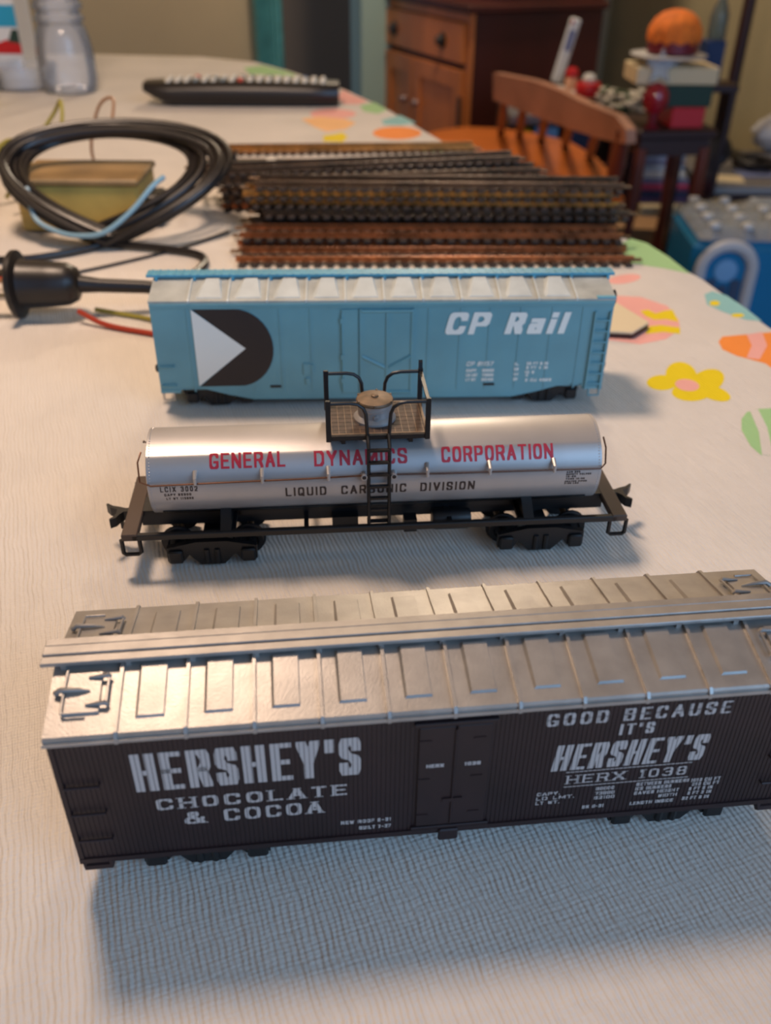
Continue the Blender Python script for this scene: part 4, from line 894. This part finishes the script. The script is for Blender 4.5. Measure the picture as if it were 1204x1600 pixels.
for i in range(80):
    x, y, z = random.uniform(-62, 62), random.uniform(-44, 44), random.uniform(8, 52)
    c = random.uniform(9, 14); MB().lathe([(.1, -c*.5), (c*.8, -c*.2), (c, .2*c), (c*.5, c*.5), (.1, c*.35)], (x, y, z), 10, lobes=5, la=.3).build('bloom', 'petal' if i % 5 else 'leaf', fl)
# side table with stacked boxes, cake stand and hat
stz = -222
sp_ = onz(1042, 196, stz); SX, SY = sp_.x, sp_.y+40
st_ = thing('side_table', 'dark cherry side table with turned legs right of the chair', 'table', (SX, SY, FL), R(8))
hS = stz-FL
MB().box(-88, 92, -90, 90, hS-20, hS, 4).build('table_top', 'dmaroon', st_)
MB().box(-78, 80, -80, 80, hS-56, hS-20).build('apron', 'dmaroon', st_)
for x in (-72, 74):
    for y in (-74, 74): MB().lathe([(9, 0), (12, 40), (8, 120), (15, 200), (9, 300), (15, 380), (13, hS-40)], (x, y, 0), 12, caps=True).build('leg', 'leg', st_)
bx('boxed_set', 'red', (SX+30, SY-20, stz), 74, 100, 42, 4, 'red box at the bottom of the stack on the side table', 'box')
bx('boxed_set', 'green', (SX+26, SY-14, stz+42), 100, 110, 44, 3, 'dark green box in the middle of the stack on the side table', 'box')
bx('boxed_set', 'cream', (SX-6, SY-14, stz+86), 176, 110, 34, 2, 'cream box on top of the stack under the cake stand', 'box')
ck = thing('cake_stand', 'white cake plate on a low pedestal above the cream box', 'cake stand', (SX-18, SY-20, stz+120))
MB().lathe([(.1, 0), (30, 0), (32, 3), (10, 5), (12, 9), (36, 12), (78, 16), (82, 20), (76, 21), (.1, 18)], n=36, lobes=16, la=.03).build('plate', 'white', ck)
hat = thing('orange_hat', 'orange ribbed knitted dome with maroon band sitting on the cake stand', 'hat', (SX-12, SY-20, stz+141))
MB().lathe([(46, 0), (54, 4), (54, 26), (50, 28)], n=32).build('band', 'maroon', hat)
MB().lathe([(54, 20), (59, 30), (57, 48), (46, 66), (30, 78), (12, 83), (.1, 83)], n=40, lobes=12, la=.09).build('crown', 'orange', hat)
gl = thing('red_glass_ornament', 'shiny red glass ball topped with a clear star, in front of the stacked boxes', 'ornament', (SX-46, SY-78, stz))
MB().lathe([(.1, 0), (16, 0), (18, 4), (9, 10), (11, 34), (.1, 36)], n=18).build('stem', 'maroon', gl)
MB().lathe([(.1, 28), (16, 34), (28, 54), (28, 70), (18, 88), (.1, 94)], n=24).build('ball', 'glassr', gl)
star = []
for i in range(10): r_ = 36 if i % 2 == 0 else 16; star.append((r_*math.cos(PI/2+i*PI/5), 122 + r_*math.sin(PI/2+i*PI/5)))
MB().prism(star, 'y', -6, 6).build('star', 'clear', gl)
# shelf, navy carton and tall bottle behind the side table
sh = at(1102, 128, SY+230)
st2 = thing('wall_shelf', 'dark narrow stand behind the side table against the tan wall', 'shelf', (sh.x+10, sh.y, FL))
hT = sh.z-FL
MB().box(-60, 60, -45, 45, hT-18, hT-.5, 2).build('shelf_board', 'dmaroon', st2)
for x in (-54, 44): MB().box(x, x+10, -40, 40, 0, hT-18).build('shelf_side', 'dmaroon', st2)
bx('blue_carton', 'navy', (sh.x, sh.y, sh.z), 48, 44, 92, 6, 'navy blue carton standing behind the stacked boxes', 'carton')
cb2 = thing('water_bottle', 'greenish clear bottle with white cap above the navy carton', 'bottle', (sh.x+4, sh.y, sh.z+92))
MB().lathe([(.1, 0), (20, 0), (21, 4), (21, 50), (17, 66), (9, 82), (8, 88)], n=24).build('shell', 'clearg', cb2); MB().lathe([(10, 88), (10, 104), (.1, 105)], n=16).build('cap', 'white', cb2)
# low table at the right edge
LZ = -420
lt = thing('low_table', 'low dark table with silver edge at the right side of the photo', 'table', (1060, 2620, FL))
hL = LZ-FL
MB().box(-225, 230, -210, 220, hL-18, hL, 2).build('table_top', 'grey', lt); MB().box(-227, 232, -215, -211, hL-18, hL-1).build('edge_strip', 'steel', lt)
MB().box(-218, 222, -204, 212, 60, hL-18).build('cabinet_body', 'dmaroon', lt)
MB().box(-200, 205, -190, 200, 0, 60).build('plinth', 'black', lt)
p = onz(1122, 240, LZ)
fl_ = thing('floor_lamp', 'dark floor lamp pole rising from the low table at the right', 'lamp', (p.x, p.y, LZ))
MB().lathe([(.1, 0), (60, 0), (62, 8), (30, 16), (16, 30), (14, 60), (.1, 60)], n=24).build('base', 'black', fl_)
MB().tube([(0, 0, 20), (0, 0, 300), (0, 0, 1100)], 17, 12).build('pole', 'dmaroon', fl_)
p = onz(1106, 262, LZ)
hp = thing('headphones', 'black ring-shaped headphone cup on the left end of the low table', 'headphones', (p.x+6, p.y, LZ+46))
ring = [(32*math.cos(2*PI*i/24), -12, 32*math.sin(2*PI*i/24)) for i in range(24)]
MB().tube(ring, 13, 10, closed=True).build('ear_cushion', 'rubber', hp); MB().lathe([(.1, -8), (26, -8), (26, 4), (.1, 8)], (0, 0, 0), 20, 'y').build('ear_cup', 'grey', hp)
p = onz(1172, 262, LZ)
cbl = []
random.seed(2)
for i in range(60): a = i*.5; cbl.append((p.x + (50+14*math.sin(i*.7))*math.cos(a), p.y-20+(50+10*math.cos(i*.4))*math.sin(a), LZ+6+i*.4))
tag(MB().tube(cbl, 5, 6).build('cable_tangle', 'rubber'), 'tangled black cable lying on the low table by the lamp base', 'cable')
p = onz(1212, 235, LZ)
mb = MB(); rings = []
for i in range(9):
    t_ = i/8; rr_ = 95*math.sin(PI*(.12+.86*t_))**.8
    rings.append([((rr_+random.uniform(-9, 9))*math.cos(2*PI*j/22), (rr_*.7+random.uniform(-9, 9))*math.sin(2*PI*j/22), 110*t_) for j in range(22)])
mb.loft(rings, smooth=True); tag(mb.build('plastic_bag', 'bag', None, (p.x+10, p.y, LZ)), 'crumpled white plastic bag on the low table at the right edge', 'bag')
for px, py, m_, lb in ((1130, 280, 'cream', 'cream sheet lying at the front of the low table'), (1180, 272, 'slate', 'grey-blue sheet lying right of the cream sheet on the low table')):
    p = onz(px, py, LZ); bx('paper_sheet', m_, (p.x, p.y, LZ), 100, 70, 3, px % 40-20, lb, 'paper', .5)
# paper pile on a crate between desk and low table
PZ = -480
crt = thing('storage_crate', 'tan cardboard crate under the pile of papers right of the chair', 'crate', (745, 2600, FL))
hP = PZ-FL
MB().box(-68, 68, -160, 190, 0, hP-30, 4).build('crate_body', 'tan', crt); MB().box(-72, 72, -165, 195, hP-30, hP, 3).build('crate_lid', 'cream', crt)
random.seed(21)
cols = [('purple', 'violet magazine at the bottom of the paper pile'), ('navy', 'navy magazine low in the paper pile'), ('pinkp', 'pink-edged magazine in the paper pile right of the chair'), ('slate', 'slate blue folder in the paper pile'), ('white', 'white sheet bundle in the middle of the paper pile'), ('pblue', 'pale blue papers near the top of the pile'), ('slate', 'second slate folder near the top of the paper pile'), ('pblue', 'topmost pale blue sheet of the paper pile, fanned left')]
z = PZ
for i, (m_, lb) in enumerate(cols):
    h_ = 13; bx('magazine', m_, (748+random.uniform(-5, 5), 2560+i*14, z), 132, 190, h_, random.uniform(-5, 5)-4, lb, 'magazine', 1, 'magazines in the paper pile'); z += h_
bx('paper_packet', 'tan', (750, 2745, PZ), 90, 60, 100, 12, 'orange-tan packet standing behind the paper pile', 'packet', 4)
# two open cartons on the floor in front of the crate
for x, y, h_, m_, lb in ((640, 2180, 250, 'tan', 'tan cardboard box on the floor under the side table'), (800, 2180, 210, 'cream', 'pale cardboard box on the floor right of the tan one')):
    o = thing('floor_carton', lb, 'box', (x, y+130, FL), R(-8)); MB().box(-60, 60, -55, 55, 0, h_, 3).build('carton_body', m_, o); MB().box(-62, 62, -57, 0, h_-1, h_+3, 1).box(-62, 62, 3, 57, h_-1, h_+3, 1).build('flap', m_, o)
# bundle of water bottles in blue wrap
p0 = at(1090, 372, 1740); TOPW = p0.z-FL
wp = thing('bottled_water_pack', 'blue shrink-wrapped pack of water bottles with pale carry handle at the right edge', 'water pack', (p0.x, 1740, FL), R(-4))
MB().box(0, 330, 0, 260, 0, TOPW-215, 8).build('lower_pack', 'shrink', wp)
MB().box(0, 330, 0, 260, TOPW-213, TOPW, 24).build('wrap', 'shrink', wp)
bm = MB().lathe([(27, -8), (28, -2), (20, 4), (12, 7), (12, 12), (.1, 13)], n=16).mesh('bottle_shoulder', 'wrap')
cm = MB().lathe([(.1, 21), (11, 21), (11, 12), (.1, 12)], n=14).mesh('bottle_cap', 'white')
for i in range(5):
    for j in range(4):
        o = link('bottle_shoulder', bm, wp, (36+i*64, 34+j*64, TOPW)); link('bottle_cap', cm, o, (0, 0, 0))
cxh = 66
fm = MB(); random.seed(9); gx, gy = 12, 9
hz = [[(16+random.uniform(-9, 9)) if 0 < i < gx and 0 < j < gy else -4 for j in range(gy+1)] for i in range(gx+1)]
fm.add([(4+322*i/gx, 4+252*j/gy, TOPW+hz[i][j]) for i in range(gx+1) for j in range(gy+1)], [(i*(gy+1)+j, (i+1)*(gy+1)+j, (i+1)*(gy+1)+j+1, i*(gy+1)+j+1) for i in range(gx) for j in range(gy)], True)
fm.build('top_film', 'wrap', wp)
ringp = [(cxh+50*math.cos(PI*i/20), -3, TOPW-62+50*math.sin(PI*i/20)) for i in range(21)]
MB().tube([(cxh-50, -3, TOPW-200)]+ringp[::-1]+[(cxh+50, -3, TOPW-200)], 12, 8).build('carry_handle', 'bag', wp, label='pale arched plastic handle')
for i in range(3): MB().box(cxh-34+i*24, cxh-14+i*24, -4, 1, TOPW-150, TOPW-80-(i % 2)*12, 2).build('printed_bottle', 'dblue', wp)
MB().lathe([(.1, -5), (22, -4), (22, 0), (.1, 0)], (cxh, 0, TOPW-62), 20, 'y').build('printed_cap', 'lblue', wp)
